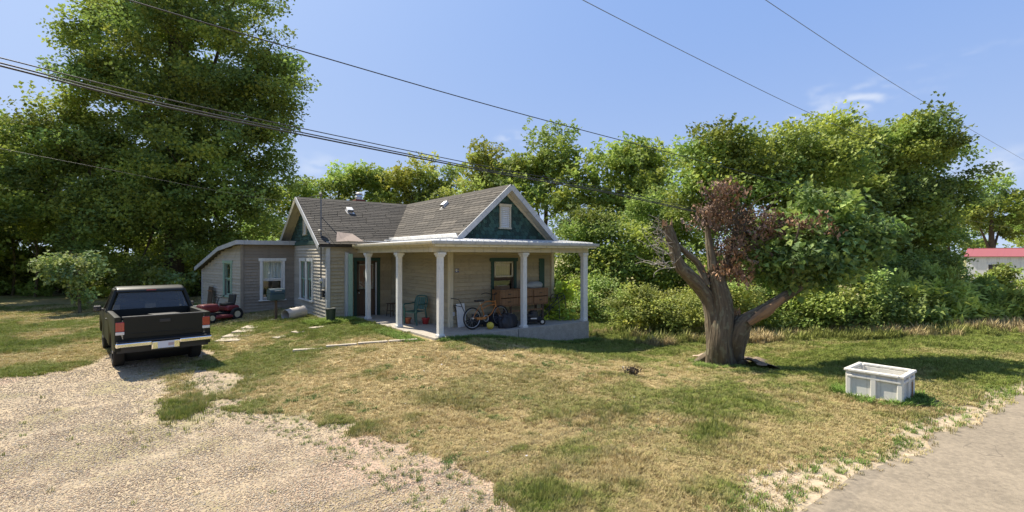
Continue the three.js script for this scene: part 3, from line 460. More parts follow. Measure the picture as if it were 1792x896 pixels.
// ---------------------------------------------------------------- vegetation
const leafM = (r, g, b, tr = .3) => new THREE.MeshPhysicalMaterial({ color: C(r, g, b), roughness: .75, transmission: tr, thickness: 0, side: THREE.DoubleSide, specularIntensity: .35 });
const LM = { a: leafM(1, 1, 1, .5), dry: leafM(1, 1, 1, .1) };
function cluster(n, len, wid, spread, seed, droop = 0) {
  const q = mulberry(seed), pos = [];
  for (let i = 0; i < n; i++) {
    const th = q() * 6.283, ph = Math.acos(2 * q() - 1), r = Math.cbrt(q()) * spread, c = V(r * Math.sin(ph) * Math.cos(th), r * Math.cos(ph) * .75, r * Math.sin(ph) * Math.sin(th));
    const L = len * (.7 + .6 * q()), w = wid * (.7 + .6 * q()), e = new THREE.Euler((q() - .5) * 1.7 - droop, q() * 6.283, (q() - .5) * 1.5, 'YXZ'), m = new THREE.Matrix4().makeRotationFromEuler(e);
    const pt = (x, y, z) => V(x, y, z).applyMatrix4(m).add(c).toArray();
    const o = pt(0, 0, 0), a = pt(-w, .12 * L, .45 * L), b = pt(w, .12 * L, .45 * L), mid = pt(0, 0, .5 * L), tp = pt(0, -.12 * L, L);
    pos.push(...o, ...mid, ...a, ...a, ...mid, ...tp, ...o, ...b, ...mid, ...mid, ...b, ...tp);
  }
  const g = new THREE.BufferGeometry(); g.setAttribute('position', new THREE.Float32BufferAttribute(pos, 3)); g.computeVertexNormals(); return g;
}
const CL = { maple: cluster(12, .17, .075, .36, 5), small: cluster(16, .12, .045, .34, 6), big: cluster(13, .135, .058, .26, 7), dead: cluster(12, .10, .03, .24, 8, 1.0), sumac: cluster(14, .26, .05, .34, 9, .5), bush: cluster(16, .09, .034, .24, 11), far: cluster(10, .26, .11, .48, 12) };
let inst = 0;
// limb: tapered tube with ridges along it
function limb(list, pts, radii, seg = 14, rs = 10, rough = .12, seed = 1) {
  const c = new THREE.CatmullRomCurve3(pts), fr = c.computeFrenetFrames(seg), pos = [], uv = [], idx = []; let Lc = c.getLength();
  for (let i = 0; i <= seg; i++) { const t = i / seg, q = c.getPoint(t), k = t * (radii.length - 1), j = Math.min(radii.length - 2, Math.floor(k)), r = mix(radii[j], radii[j + 1], k - j);
    for (let a = 0; a <= rs; a++) { const th = a / rs * 2 * Math.PI, n = (fbm(Math.cos(th) * 2.2 + seed * 7, Math.sin(th) * 2.2 + t * Lc * 1.1, 3) - .5) * 2 + .5 * (hsh(a % rs + seed * 31, i) - .5), R2 = r * (1 + rough * n); const d = fr.normals[i].clone().multiplyScalar(Math.cos(th) * R2).addScaledVector(fr.binormals[i], Math.sin(th) * R2); pos.push(q.x + d.x, q.y + d.y, q.z + d.z); uv.push(a / rs * 2 * Math.PI * radii[0], t * Lc); } }
  for (let i = 0; i < seg; i++) for (let a = 0; a < rs; a++) { const o = i * (rs + 1) + a; idx.push(o, o + 1, o + rs + 1, o + 1, o + rs + 2, o + rs + 1); }
  const e = pos.length / 3, q = pts[pts.length - 1]; pos.push(q.x, q.y, q.z); uv.push(0, Lc); for (let a = 0; a < rs; a++) idx.push(e, seg * (rs + 1) + a + 1, seg * (rs + 1) + a);
  const g = new THREE.BufferGeometry(); g.setAttribute('position', new THREE.Float32BufferAttribute(pos, 3)); g.setAttribute('uv', new THREE.Float32BufferAttribute(uv, 2)); g.setIndex(idx); g.computeVertexNormals(); const nn = g.toNonIndexed(); list.push(nn); return nn;
}
// crown: lobes = [center Vector3, rx, ry, rz]; many small sprays sit on and in every lobe, each a flattened puff of leaf clusters
function crown(parent, name, lobes, o) {
  const mats = [], cols = [], d = new THREE.Object3D(), c = new THREE.Color(), tips = [];
  for (const [ct, rx, ry, rz] of lobes) {
    const area = (rx * ry + ry * rz + rx * rz) * 4.2, nS = Math.max(4, Math.round(area * (o.sprays || .75) * 1.5 / (o.sr * o.sr * 3)));
    for (let k = 0; k < nS; k++) {
      const th = R() * 6.283, z = rr(-1, 1), rad = R() < .78 ? rr(.80, 1.06) : rr(.35, .8), q = Math.sqrt(1 - z * z);
      const jag = 1 + (fbm(th * 1.6 + ct.x, z * 2.4 + ct.y, 3) - .5) * (o.jag ?? .55);
      const sx = ct.x + rx * rad * jag * q * Math.cos(th), sy = ct.y + ry * rad * jag * z, sz = ct.z + rz * rad * jag * q * Math.sin(th), sr = o.sr * rr(.65, 1.35), tint = rr(.62, 1.38), hue = rr(-1, 1);
      if (o.floor !== undefined && sy < o.floor) continue; tips.push(V(sx, sy, sz));
      const nC = Math.round(sr * sr * (o.dens || 14) * 1.9 * rr(.7, 1.2));
      const ox = (sx - ct.x) / rx, oz = (sz - ct.z) / rz;
      for (let m = 0; m < nC; m++) {
        const a = R() * 6.283, r2 = Math.sqrt(R()) * sr, hgt = (R() + R() - 1) * sr * (o.flat || .5);
        d.position.set(sx + Math.cos(a) * r2 + ox * hgt * .3, sy + hgt + (o.up || .15) * r2 * (R() - .3), sz + Math.sin(a) * r2 + oz * hgt * .3);
        d.rotation.set(rr(-.5, .5), R() * 6.283, rr(-.5, .5)); d.scale.setScalar(rr(.7, 1.3) * (o.scale || 1)); d.updateMatrix(); mats.push(d.matrix.clone());
        const b = tint * rr(.75, 1.25), cc = o.cols[Math.floor(R() * o.cols.length)]; c.setRGB(cc[0] * b * 1.9 * (1 + hue * .12), cc[1] * b * 2.0, cc[2] * b * 1.85 * (1 - hue * .2)); cols.push(c.r, c.g, c.b);
      }
    }
  }
  const im = new THREE.InstancedMesh(o.geo, o.mat || LM.a, mats.length); mats.forEach((m, i) => im.setMatrixAt(i, m)); im.instanceColor = new THREE.InstancedBufferAttribute(new Float32Array(cols), 3);
  im.name = name; im.userData.kind = 'stuff'; shadows(im); parent.add(im); inst += mats.length; return tips;
}
// lobes given as photo ellipses: [u, v, ru, rv, depth]
const lob = L => L.map(([u, v, ru, rv, Z, k = .9]) => [P(u, v, Z), ru / F_PX * Z * .97, rv / F_PX * Z, ru / F_PX * Z * k]);
function tree(name, label, group, base, tr, L, o, nTw = 14) {
  const g = thing(name, label, 'tree', [0, 0, 0], 0, group), lobes = lob(L);
  const tips = crown(g, 'crown', lobes, o), list = [];
  const by = H(base[0], base[1]), b = V(base[0], by - .15, -base[1]); let top = lobes.reduce((m, l) => l[0].y > m.y ? l[0] : m, lobes[0][0]);
  const mid = b.clone().lerp(top, .5); mid.x = mix(b.x, top.x, .3); mid.z = mix(b.z, top.z, .3);
  limb(list, [b, b.clone().lerp(mid, .5), mid, top], [tr * 1.3, tr, tr * .75, tr * .25], 16, 10, .12, name.length);
  for (const l of lobes) { const s = b.clone().lerp(mid, rr(.5, 1)); limb(list, [s, s.clone().lerp(l[0], .5).add(V(0, rr(0, .5), 0)), l[0]], [tr * .5, tr * .3, tr * .1], 8, 7, .1, 3); }
  for (let k = 0; k < nTw && tips.length; k++) { const e = tips[Math.floor(R() * tips.length)], l = lobes.reduce((m, q) => q[0].distanceTo(e) < m[0].distanceTo(e) ? q : m, lobes[0]); limb(list, [l[0], l[0].clone().lerp(e, .5).add(V(0, -.1, 0)), e], [tr * .16, tr * .1, .012], 5, 5, .1, k); }
  part('trunk', mergeGeometries(list), o.bark || M.barkDark, g); return g;
}
const gp = (u, v, y = 0) => { const Z = (EYE - y) * F_PX / (v - 448), q = P(u, v, Z); return [q.x, -q.z]; };
const MID = [[.115, .145, .032], [.14, .168, .038], [.168, .192, .046]], LITE = [[.17, .198, .046], [.20, .225, .055], [.15, .178, .04]], OLIVE = [[.168, .178, .042], [.195, .20, .05], [.148, .158, .036]];
const at = (u, Z) => { const q = P(u, 448, Z); return [q.x, -q.z]; };

tree('maple_tree', 'tall maple with dense dark crown rising above the flat-roofed addition and the truck', 'trees along the yard edge', at(305, 29), .45,
  [[300, 0, 125, 75, 29], [215, 95, 85, 75, 28.5], [330, 100, 115, 100, 28], [450, 125, 62, 75, 28.5], [405, 10, 45, 50, 29], [270, 200, 125, 90, 28], [400, 215, 115, 95, 27.5], [470, 215, 52, 60, 28], [330, 310, 130, 85, 27.5], [440, 320, 65, 55, 28], [390, 400, 85, 70, 28], [270, 400, 95, 75, 27.5]],
  { geo: CL.maple, sr: .95, dens: 15, sprays: .72, cols: [...MID, MID[0]], jag: .75, flat: .6, up: .35 }, 60);
tree('maple_tree', 'lighter leafy tree spreading left of the tall maple at the lawn edge', 'trees along the yard edge', at(130, 29.5), .25,
  [[110, 225, 62, 55, 28], [60, 265, 70, 60, 28.5], [160, 290, 80, 75, 27], [90, 340, 85, 80, 27.5], [20, 330, 55, 70, 28], [190, 390, 75, 70, 27]],
  { geo: CL.maple, sr: .95, dens: 15, sprays: .8, cols: MID, jag: .7, flat: .55, up: .35 }, 40);
for (const [u, Z, lb, L, cl] of [
  [5, 33, 'dark woodland tree at the far left edge of the lawn', [[-40, 300, 90, 90, 34], [10, 400, 90, 80, 33]], MID],
  [95, 36, 'dark slender woodland tree behind the young lawn tree', [[95, 420, 90, 70, 36], [120, 330, 80, 60, 36]], MID],
  [215, 35, 'dark woodland tree behind the left side of the parked truck', [[210, 450, 90, 65, 35], [240, 340, 80, 60, 36]], MID],
  [345, 33, 'dark woodland tree between truck cab and addition', [[345, 445, 75, 70, 33], [420, 455, 70, 60, 34]], MID],
  [-70, 30, 'woodland tree beyond the dry patch at the lawn edge', [[-90, 380, 90, 100, 30], [-110, 250, 80, 80, 31]], MID]])
  tree('woodland_tree', lb, 'trees along the yard edge', at(u, Z), .2, L, { geo: CL.far, sr: 1.3, dens: 8, sprays: .9, cols: cl, jag: .6 }, 14);
{ // thin bare trunks in the dark edge of the wood
  for (const [u, Z, h, lb] of [[22, 31, 4.2, 'slim dark trunk standing in the wood left of the young tree'], [62, 30, 4.6, 'slim pale trunk at the lawn edge beside the young tree'], [105, 33, 5, 'slim trunk in deep shade behind the young tree'], [172, 32, 4.6, 'slim trunk in deep shade right of the young tree']]) { const g = thing('sapling_trunk', lb, 'tree', [0, 0, 0], 0, 'trees along the yard edge'), l = [], [s, p] = at(u, Z); limb(l, [V(s, -.1, -p), V(s + .1, h * .5, -p), V(s - .1, h, -p)], [.09, .07, .03], 10, 7); for (let k = 0; k < 5; k++) limb(l, [V(s, h * rr(.4, .8), -p), V(s + rr(-.8, .8), h * rr(.8, 1), -p + rr(-.6, .6))], [.03, .01], 4, 5); part('trunk', mergeGeometries(l), M.bark, g); crown(g, 'crown', [[V(s, h, -p), 1.2, .8, 1.2]], { geo: CL.far, sr: .7, dens: 8, cols: MID }); }
}
{ const [s, p] = gp(140, 548); const g = thing('young_tree', 'young tree with pale leaves standing alone on the lawn left of the truck', 'tree'), l = [];
  limb(l, [V(s, -.05, -p), V(s - .03, .8, -p), V(s - .1, 1.6, -p), V(s - .12, 2.6, -p)], [.07, .05, .04, .012], 10, 7); for (let k = 0; k < 12; k++) { const y = rr(.9, 2.2); limb(l, [V(s - .05, y, -p), V(s + rr(-.9, .8), y + rr(.1, .6), -p + rr(-.8, .8))], [.022, .006], 4, 5); }
  part('trunk', mergeGeometries(l), M.bark, g); crown(g, 'crown', [[V(s - .15, 1.95, -p), 1.1, .8, 1.0], [V(s - .5, 1.7, -p + .2), .7, .6, .6], [V(s + .1, .75, -p), .35, .3, .3]], { geo: CL.big, sr: .38, dens: 26, sprays: .5, cols: [[.15, .19, .07], [.12, .16, .05], [.2, .23, .1]] }); }
for (const [x, p, lb] of [[-16, 27, 'broad woodland tree beyond the left end of the lawn'], [-23, 22, 'woodland tree further along the left field edge'], [-20, 34, 'tall woodland tree deep beyond the left end of the lawn'], [-30, 27, 'woodland tree at the far end of the left field edge'], [-11, 36, 'woodland tree behind the left end of the tree row']]) {
  const g = thing('woodland_tree', lb, 'tree', [0, 0, 0], 0, 'trees along the yard edge'), l = []; limb(l, [V(x, -.2, -p), V(x + .2, 3, -p), V(x, 7.5, -p)], [.28, .2, .08], 10, 8); part('trunk', mergeGeometries(l), M.barkDark, g);
  crown(g, 'crown', [[V(x, 7.2, -p), 3.2, 2.6, 3.2], [V(x - 1.6, 4.6, -p + 1), 2.8, 2.4, 2.8], [V(x + 1.8, 4.2, -p), 2.8, 2.5, 2.8], [V(x, 2.2, -p + .8), 2.8, 1.8, 2.4]], { geo: CL.far, sr: 1.2, dens: 8, sprays: .7, cols: MID, jag: .6 }); }
// understorey at the left lawn edge
const bushG = 'shrubs at the edge of the yard';
function bush(label, L, o, group = bushG, name = 'shrub') {
  const g = thing(name, label, 'shrub', [0, 0, 0], 0, group), lobes = lob(L); const l = []; const c = lobes[0][0], y0 = H(c.x, -c.z);
  const tips = crown(g, 'foliage', lobes, Object.assign({ floor: y0 + .03 }, o)); for (let k = 0; k < 9; k++) { const e = tips.length ? tips[Math.floor(R() * tips.length)] : c; limb(l, [V(c.x + rr(-.25, .25), y0 - .08, c.z + rr(-.25, .25)), V(mix(c.x, e.x, .4), mix(y0, e.y, .55), mix(c.z, e.z, .4)), e], [.03, .02, .006], 5, 5); } part('stem', mergeGeometries(l), M.barkDark, g); return g;
}
const DK = { geo: CL.far, sr: .8, dens: 10, cols: MID, jag: .6 };
bush('dark understorey bush beyond the lawn at the wood edge, under the slim dark trunk', [[20, 490, 70, 45, 33]], DK); bush('dark understorey bush behind the young lawn tree', [[120, 490, 60, 45, 32]], DK);
bush('dark understorey bush behind the truck mirror', [[205, 490, 55, 45, 31]], DK); bush('dark understorey bush seen above the truck cab', [[290, 480, 60, 50, 31]], DK); bush('dark understorey bush between truck cab and addition wall', [[350, 480, 40, 50, 30]], DK);
bush('pale leafed sapling brush beside the truck cab under the maple', [[262, 470, 40, 30, 27], [300, 492, 28, 25, 26]], { geo: CL.maple, sr: .5, dens: 20, cols: [LITE[0], [.16, .18, .07]], jag: .7 });
bush('dark brush at the wood edge beyond the dry lawn patch', [[-60, 480, 80, 55, 31]], DK);

// trees behind the house
const backG = 'trees behind the house';
const FAR = { geo: CL.far, sr: 1.25, dens: 9, sprays: .85, cols: [...LITE, OLIVE[0]], jag: .75, flat: .6, up: .3 };
for (const [u, Z, lb, L, cl] of [
  [500, 40, 'light green tree behind the side gable', [[505, 380, 45, 50, 40], [525, 345, 25, 30, 41], [470, 410, 40, 45, 38]], MID],
  [575, 42, 'light tree with a narrow pointed top behind the side roof ridge', [[570, 370, 45, 50, 42], [578, 330, 20, 25, 42], [598, 312, 18, 22, 43]], LITE],
  [640, 44, 'pale green tree directly behind the chimney', [[640, 345, 50, 45, 44], [622, 312, 22, 22, 44], [660, 315, 22, 20, 44]], LITE],
  [730, 43, 'round-topped pale tree behind the roof valley', [[725, 340, 55, 42, 43], [735, 305, 38, 22, 43], [700, 315, 25, 20, 44]], OLIVE],
  [785, 42, 'pale tree behind the middle of the front roof slope', [[785, 340, 40, 40, 42], [790, 312, 20, 20, 43]], LITE],
  [860, 38, 'airy tree left of the front gable peak', [[850, 330, 45, 40, 38], [865, 290, 32, 28, 38], [845, 285, 18, 18, 38]], OLIVE],
  [955, 36, 'darker tall tree right behind the front gable peak', [[955, 275, 48, 40, 36], [925, 300, 40, 40, 36], [960, 330, 55, 50, 35]], MID],
  [1085, 33, 'broad light tree between front gable and large roadside maple', [[1075, 310, 75, 55, 33], [1085, 268, 50, 25, 33], [1040, 360, 75, 55, 33], [1125, 360, 60, 60, 33], [1145, 310, 35, 45, 33]], LITE]])
  tree('woodland_tree', lb, backG, at(u, Z), .2, L, Object.assign({}, FAR, { cols: cl }), 18);
tree('woodland_tree', 'mid green tree beside the right end of the porch roof', backG, at(1030, 27), .16, [[1010, 420, 55, 50, 27], [1070, 440, 65, 55, 26], [990, 480, 45, 45, 26], [1120, 470, 55, 60, 25], [1050, 500, 60, 50, 25]], { geo: CL.maple, sr: .85, dens: 15, sprays: .85, cols: MID, jag: .6, up: .3 }, 16);
tree('woodland_tree', 'shaded tree behind the broken roadside trunk', backG, at(1180, 27), .18, [[1190, 420, 60, 60, 27], [1150, 390, 50, 50, 28], [1210, 480, 60, 50, 25]], { geo: CL.maple, sr: .85, dens: 15, cols: MID, jag: .6 }, 12);
bush('yellow-green sapling growing beside the porch end post', [[983, 525, 12, 22, 17.5], [978, 552, 22, 16, 17.2]], { geo: CL.big, sr: .28, dens: 50, cols: [[.26, .30, .05], [.22, .27, .045]] });
bush('dark shrub in shade behind the porch end post', [[1040, 530, 45, 40, 22]], { geo: CL.small, sr: .5, dens: 22, cols: MID });

// large trees on the right
const rightG = 'large trees right of the house';
const BIGR = { geo: CL.maple, sr: .85, dens: 19, sprays: .95, cols: [...MID, LITE[0]], jag: .6, flat: .6, up: .4 };
tree('maple_tree', 'large bright maple with ragged crown behind the broken tree', rightG, at(1340, 22), .32, [[1270, 285, 62, 55, 22], [1340, 280, 70, 60, 22], [1420, 255, 60, 48, 22.5], [1250, 350, 62, 60, 21.5], [1340, 370, 80, 70, 21], [1430, 330, 75, 70, 22], [1230, 300, 32, 34, 22], [1380, 440, 80, 60, 21.5]], BIGR, 40);
tree('maple_tree', 'large darker maple with rounded crown above the white crate and far red roof', rightG, at(1580, 26), .36, [[1570, 250, 75, 50, 26], [1520, 290, 75, 65, 25], [1620, 300, 72, 62, 26], [1632, 370, 50, 58, 26], [1550, 370, 85, 70, 25], [1500, 400, 70, 70, 24], [1585, 430, 75, 46, 26]], Object.assign({}, BIGR, { cols: [...MID, MID[1]] }), 40);
tree('woodland_tree', 'hazy rounded tree in the distance above the red-roofed building', 'distant trees', at(1735, 62), .4, [[1735, 345, 42, 38, 62], [1755, 380, 40, 30, 62], [1705, 380, 30, 30, 62]], { geo: CL.far, sr: 1.7, dens: 6, cols: MID, scale: 1.3, jag: .5 });
tree('woodland_tree', 'distant low tree at the right beyond the red-roofed building', 'distant trees', at(1800, 75), .4, [[1790, 405, 50, 28, 75], [1850, 390, 60, 45, 75]], { geo: CL.far, sr: 1.9, dens: 5, cols: LITE, scale: 1.4, jag: .5 });
tree('woodland_tree', 'distant low tree left of the red-roofed building', 'distant trees', at(1660, 70), .4, [[1660, 420, 60, 40, 70]], { geo: CL.far, sr: 1.9, dens: 5, cols: MID, scale: 1.4, jag: .5 });

// shrubs along the right
const BU = { geo: CL.bush, sr: .42, dens: 46, sprays: .85, cols: OLIVE, jag: .4, flat: .6, up: .2 };
bush('rounded olive-green shrub right of the porch', [[1110, 545, 42, 38, 18.5], [1155, 548, 50, 45, 18], [1195, 552, 45, 40, 17.5]], BU);
bush('olive shrub directly behind the broken trunk', [[1240, 540, 45, 48, 18.5], [1300, 530, 45, 42, 18.5]], Object.assign({}, BU, { cols: [...OLIVE, LITE[0]] }));
const LG = { geo: CL.small, sr: .5, dens: 30, sprays: .85, cols: MID, jag: .5, flat: .55, up: .3 };
bush('bright shrub under the drooping right limb of the broken tree', [[1370, 545, 45, 45, 18.5], [1420, 535, 50, 50, 18]], LG);
bush('dense dark-leaved shrub behind the white crate', [[1480, 530, 60, 58, 17.5], [1530, 545, 40, 40, 17.5]], Object.assign({}, LG, { cols: [MID[0], MID[1], LITE[0]] }));
const SU = { geo: CL.sumac, sr: .5, dens: 24, sprays: .85, cols: LITE, jag: .6, flat: .5, up: .3 };
bush('feathery sumac shrub right of the dense dark shrub', [[1590, 540, 55, 42, 18.5], [1635, 512, 40, 32, 20]], SU); bush('feathery sumac shrub below the red-roofed building', [[1680, 552, 50, 36, 19], [1690, 520, 36, 24, 22]], SU);
bush('feathery sumac shrub where the verge meets the road bend', [[1765, 556, 55, 38, 19], [1805, 535, 40, 32, 20]], SU); bush('dark conifer-like shrub in front of the far white building', [[1765, 492, 26, 24, 34], [1725, 500, 20, 18, 34]], Object.assign({}, DK, { sr: .6, dens: 16 }));
bush('green brush under the large rounded maple', [[1560, 490, 60, 35, 22], [1620, 480, 50, 30, 23]], Object.assign({}, LG, { cols: MID }));
bush('green brush under the ragged bright maple', [[1290, 480, 60, 50, 21], [1400, 490, 60, 40, 21]], Object.assign({}, LG, { cols: MID }));
console.log('trees', inst);

// ---------------------------------------------------------------- broken roadside tree
{
  const Z0 = 12.0, q = (u, v, dz = 0) => P(u, v, Z0 + dz); const g = thing('broken_tree', 'broken old tree with snapped left stem, brown dead leaves and one living limb', 'tree');
  const l = []; const b = gp(1265, 634, -.2); const by = H(b[0], b[1]);
  limb(l, [V(b[0], by - .2, -b[1]), q(1262, 590), q(1266, 545), q(1258, 500), q(1250, 470)], [0.420, 0.280, 0.252, 0.210, 0.140], 22, 18, .22, 2);
  limb(l, [V(b[0] - .22, by - .15, -b[1] - .1), q(1249, 580, .1), q(1240, 525, .1), q(1212, 488), q(1188, 462, -.1), q(1180, 430, -.1), q(1168, 396, -.1)], [0.238, 0.196, 0.182, 0.175, 0.154, 0.133, 0.105], 26, 14, .25, 4);
  limb(l, [q(1236, 500), q(1222, 462, .1), q(1200, 442, .1), q(1182, 424, .1)], [0.112, 0.084, 0.070, 0.049], 12, 10, .22, 6);
  limb(l, [V(b[0] + .25, by - .15, -b[1] + .08), q(1292, 590, -.1), q(1300, 568, -.15), q(1335, 545, -.3), q(1372, 520, -.4), q(1405, 500, -.4), q(1450, 465, -.2)], [0.252, 0.224, 0.210, 0.147, 0.112, 0.084, 0.042], 26, 14, .2, 5);
  limb(l, [q(1280, 590), q(1286, 565), q(1291, 545)], [0.140, 0.091, 0.028], 8, 9, .4, 9);
  limb(l, [q(1253, 500), q(1246, 455), q(1240, 415, .1), q(1238, 385, .1)], [0.140, 0.105, 0.077, 0.042], 14, 10, .2, 10);
  limb(l, [q(1258, 500), q(1272, 455, .2), q(1285, 410, .3), q(1300, 360, .3)], [0.126, 0.077, 0.049, 0.021], 14, 9, .15, 12);
  limb(l, [q(1268, 470, .2), q(1310, 435), q(1355, 415, -.1), q(1440, 405, -.1)], [0.063, 0.042, 0.032, 0.010], 12, 7, .12, 13);
  limb(l, [q(1405, 500, -.4), q(1450, 490, 0), q(1520, 460, .3)], [0.063, 0.042, 0.014], 8, 7, .12, 15); limb(l, [q(1400, 503, -.4), q(1420, 440, .5), q(1440, 380, .6)], [0.070, 0.042, 0.014], 8, 7, .12, 16); limb(l, [q(1390, 508, -.3), q(1390, 440, -.6), q(1400, 390, -.8)], [0.056, 0.035, 0.014], 8, 7, .12, 17);
  for (let k = 0; k < 5; k++) { const a = k * 1.25 + .3; limb(l, [V(b[0] + Math.cos(a) * .2, by + .28, -b[1] + Math.sin(a) * .2), V(b[0] + Math.cos(a) * .52, by + .06, -b[1] + Math.sin(a) * .52), V(b[0] + Math.cos(a) * .85, by - .1, -b[1] + Math.sin(a) * .85)], [0.140, 0.105, 0.035], 8, 8, .2, k + 20); }
  part('trunk', mergeGeometries(l), M.bark, g);
  { const t = []; const e = q(1168, 394, -.1); for (let k = 0; k < 9; k++) { const c = new THREE.ConeGeometry(.035, rr(.12, .32), 5); c.rotateZ(rr(-.2, .2)); c.translate(e.x + rr(-.10, .10), e.y + .07, e.z + rr(-.1, .1)); t.push(uvm(c)); } const e2 = q(1291, 545); for (let k = 0; k < 6; k++) { const c = new THREE.ConeGeometry(.03, rr(.1, .25), 5); c.translate(e2.x + rr(-.06, .06), e2.y + .02, e2.z + rr(-.06, .06)); t.push(uvm(c)); } part('splintered_wood', mergeGeometries(t), M.heart, g); }
  { const t = []; limb(t, [q(1310, 566, -.42), q(1340, 545, -.5), q(1372, 521, -.56)], [.06, .12, .05], 10, 8, .3, 40); part('bare_wood', mergeGeometries(t), M.heart, g); }
  { const t = []; for (let k = 0; k < 26; k++) { let c = q(rr(1150, 1185), rr(400, 470), rr(-.2, .3)); const d = V(rr(-.9, -.1) * .8, rr(-.2, .7), rr(-.5, .2)); let a = c; const pts = [a]; for (let i = 0; i < 4; i++) { a = a.clone().addScaledVector(d, .22).add(V(rr(-.1, .1), rr(-.09, .09), rr(-.1, .1))); pts.push(a); } limb(t, pts, [.014, .009, .004], 7, 4, .1, k); for (let m = 0; m < 3; m++) { const o = pts[1 + Math.floor(R() * 3)]; limb(t, [o, o.clone().add(V(rr(-.25, .1), rr(-.1, .25), rr(-.2, .2)))], [.006, .002], 3, 4, .1, k); } } part('bare_twigs', mergeGeometries(t), M.twig, g); }
  { const t = []; for (let k = 0; k < 70; k++) { const o = q(rr(1240, 1330), rr(380, 480), rr(-.2, .4)), e = q(rr(1205, 1380), rr(325, 470), rr(-.5, .7)); limb(t, [o, o.clone().lerp(e, .5).add(V(0, .12, 0)), e], [.014, .008, .003], 6, 4, .1, k); } part('dead_twigs', mergeGeometries(t), M.barkDark, g); }
  const brown = [[.125, .068, .045], [.095, .054, .038], [.165, .098, .065], [.11, .07, .05]];
  crown(g, 'dead_leaves', lob([[1258, 365, 30, 36, 12], [1232, 392, 30, 28, 12], [1290, 400, 48, 45, 12], [1300, 445, 44, 44, 12], [1345, 405, 42, 30, 11.9], [1268, 470, 26, 34, 11.9], [1262, 340, 14, 22, 12.1], [1400, 405, 40, 11, 11.8], [1440, 405, 22, 9, 11.8]]), { geo: CL.dead, mat: LM.dry, sr: .22, dens: 50, sprays: .26, cols: brown, jag: .8, flat: .9 });
  crown(g, 'crown', lob([[1400, 385, 50, 45, 12.3], [1460, 390, 55, 45, 12.3], [1370, 440, 55, 50, 12], [1440, 450, 65, 42, 12], [1510, 430, 48, 45, 12.4], [1390, 480, 40, 22, 11.8]]), { geo: CL.big, sr: .36, dens: 42, sprays: .75, cols: [[.09, .13, .034], [.115, .16, .042], [.15, .19, .055]], jag: .6, flat: .6, up: .2 });
}
{ // bark slabs and splinters lying round the trunk
  const spots = [[1320, 640, .75, .3, 'dark curved bark slab lying right of the broken trunk'], [1300, 634, .5, -.4, 'bark slab leaning on the foot of the broken trunk'], [1330, 648, .55, .9, 'thin bark strip lying furthest right of the broken trunk'], [1228, 626, .38, .2, 'pale wood slab lying left of the broken trunk'], [1255, 638, .36, 1.2, 'pale splinter lying in front of the broken trunk']];
  spots.forEach(([u, v, L, a, lb], i) => { const [s, p] = gp(u, v, -.2), y = H(s, p); const c = new THREE.CylinderGeometry(.16, .12, L, 10, 5, true, 0, 2.2); c.rotateZ(Math.PI / 2); const pp = c.attributes.position; for (let k = 0; k < pp.count; k++) { pp.setY(k, pp.getY(k) * .55 + (fbm(pp.getX(k) * 9 + i, pp.getZ(k) * 9, 3) - .5) * .07); pp.setX(k, pp.getX(k) + (fbm(pp.getZ(k) * 14, i * 4, 2) - .5) * .22); } c.computeVertexNormals();
    const m = shadows(new THREE.Mesh(c, i > 2 ? std({ color: C(.46, .36, .28), map: woodT, side: THREE.DoubleSide }) : std({ color: C(1.2, 1.05, .95), map: barkT, side: THREE.DoubleSide, roughness: .95, bumpMap: barkB, bumpScale: .02 }))); m.position.set(s, y + .02, -p); m.scale.setScalar(i < 3 ? 1.75 : 1.5); m.rotation.set(rr(-.15, .15), a, rr(-.1, .12)); m.name = numbered('bark_slab'); scene.add(m); tag(m, lb, 'bark', 'bark slabs round the broken tree'); });
}
{ const [s, p] = gp(1105, 660, -.05), y = H(s, p); const g = thing('dead_sprig', 'small clump of brown dead leaves lying on the open lawn', 'debris'); const t = []; for (let k = 0; k < 8; k++) limb(t, [V(s, y, -p), V(s + rr(-.15, .15), y + rr(.08, .22), -p + rr(-.15, .15))], [.006, .002], 3, 4); part('stem', mergeGeometries(t), M.barkDark, g); crown(g, 'leaves', [[V(s, y + .07, -p), .12, .09, .1]], { geo: CL.dead, mat: LM.dry, sr: .08, dens: 420, cols: [[.075, .05, .032], [.055, .038, .028]], scale: .42, floor: y }); }

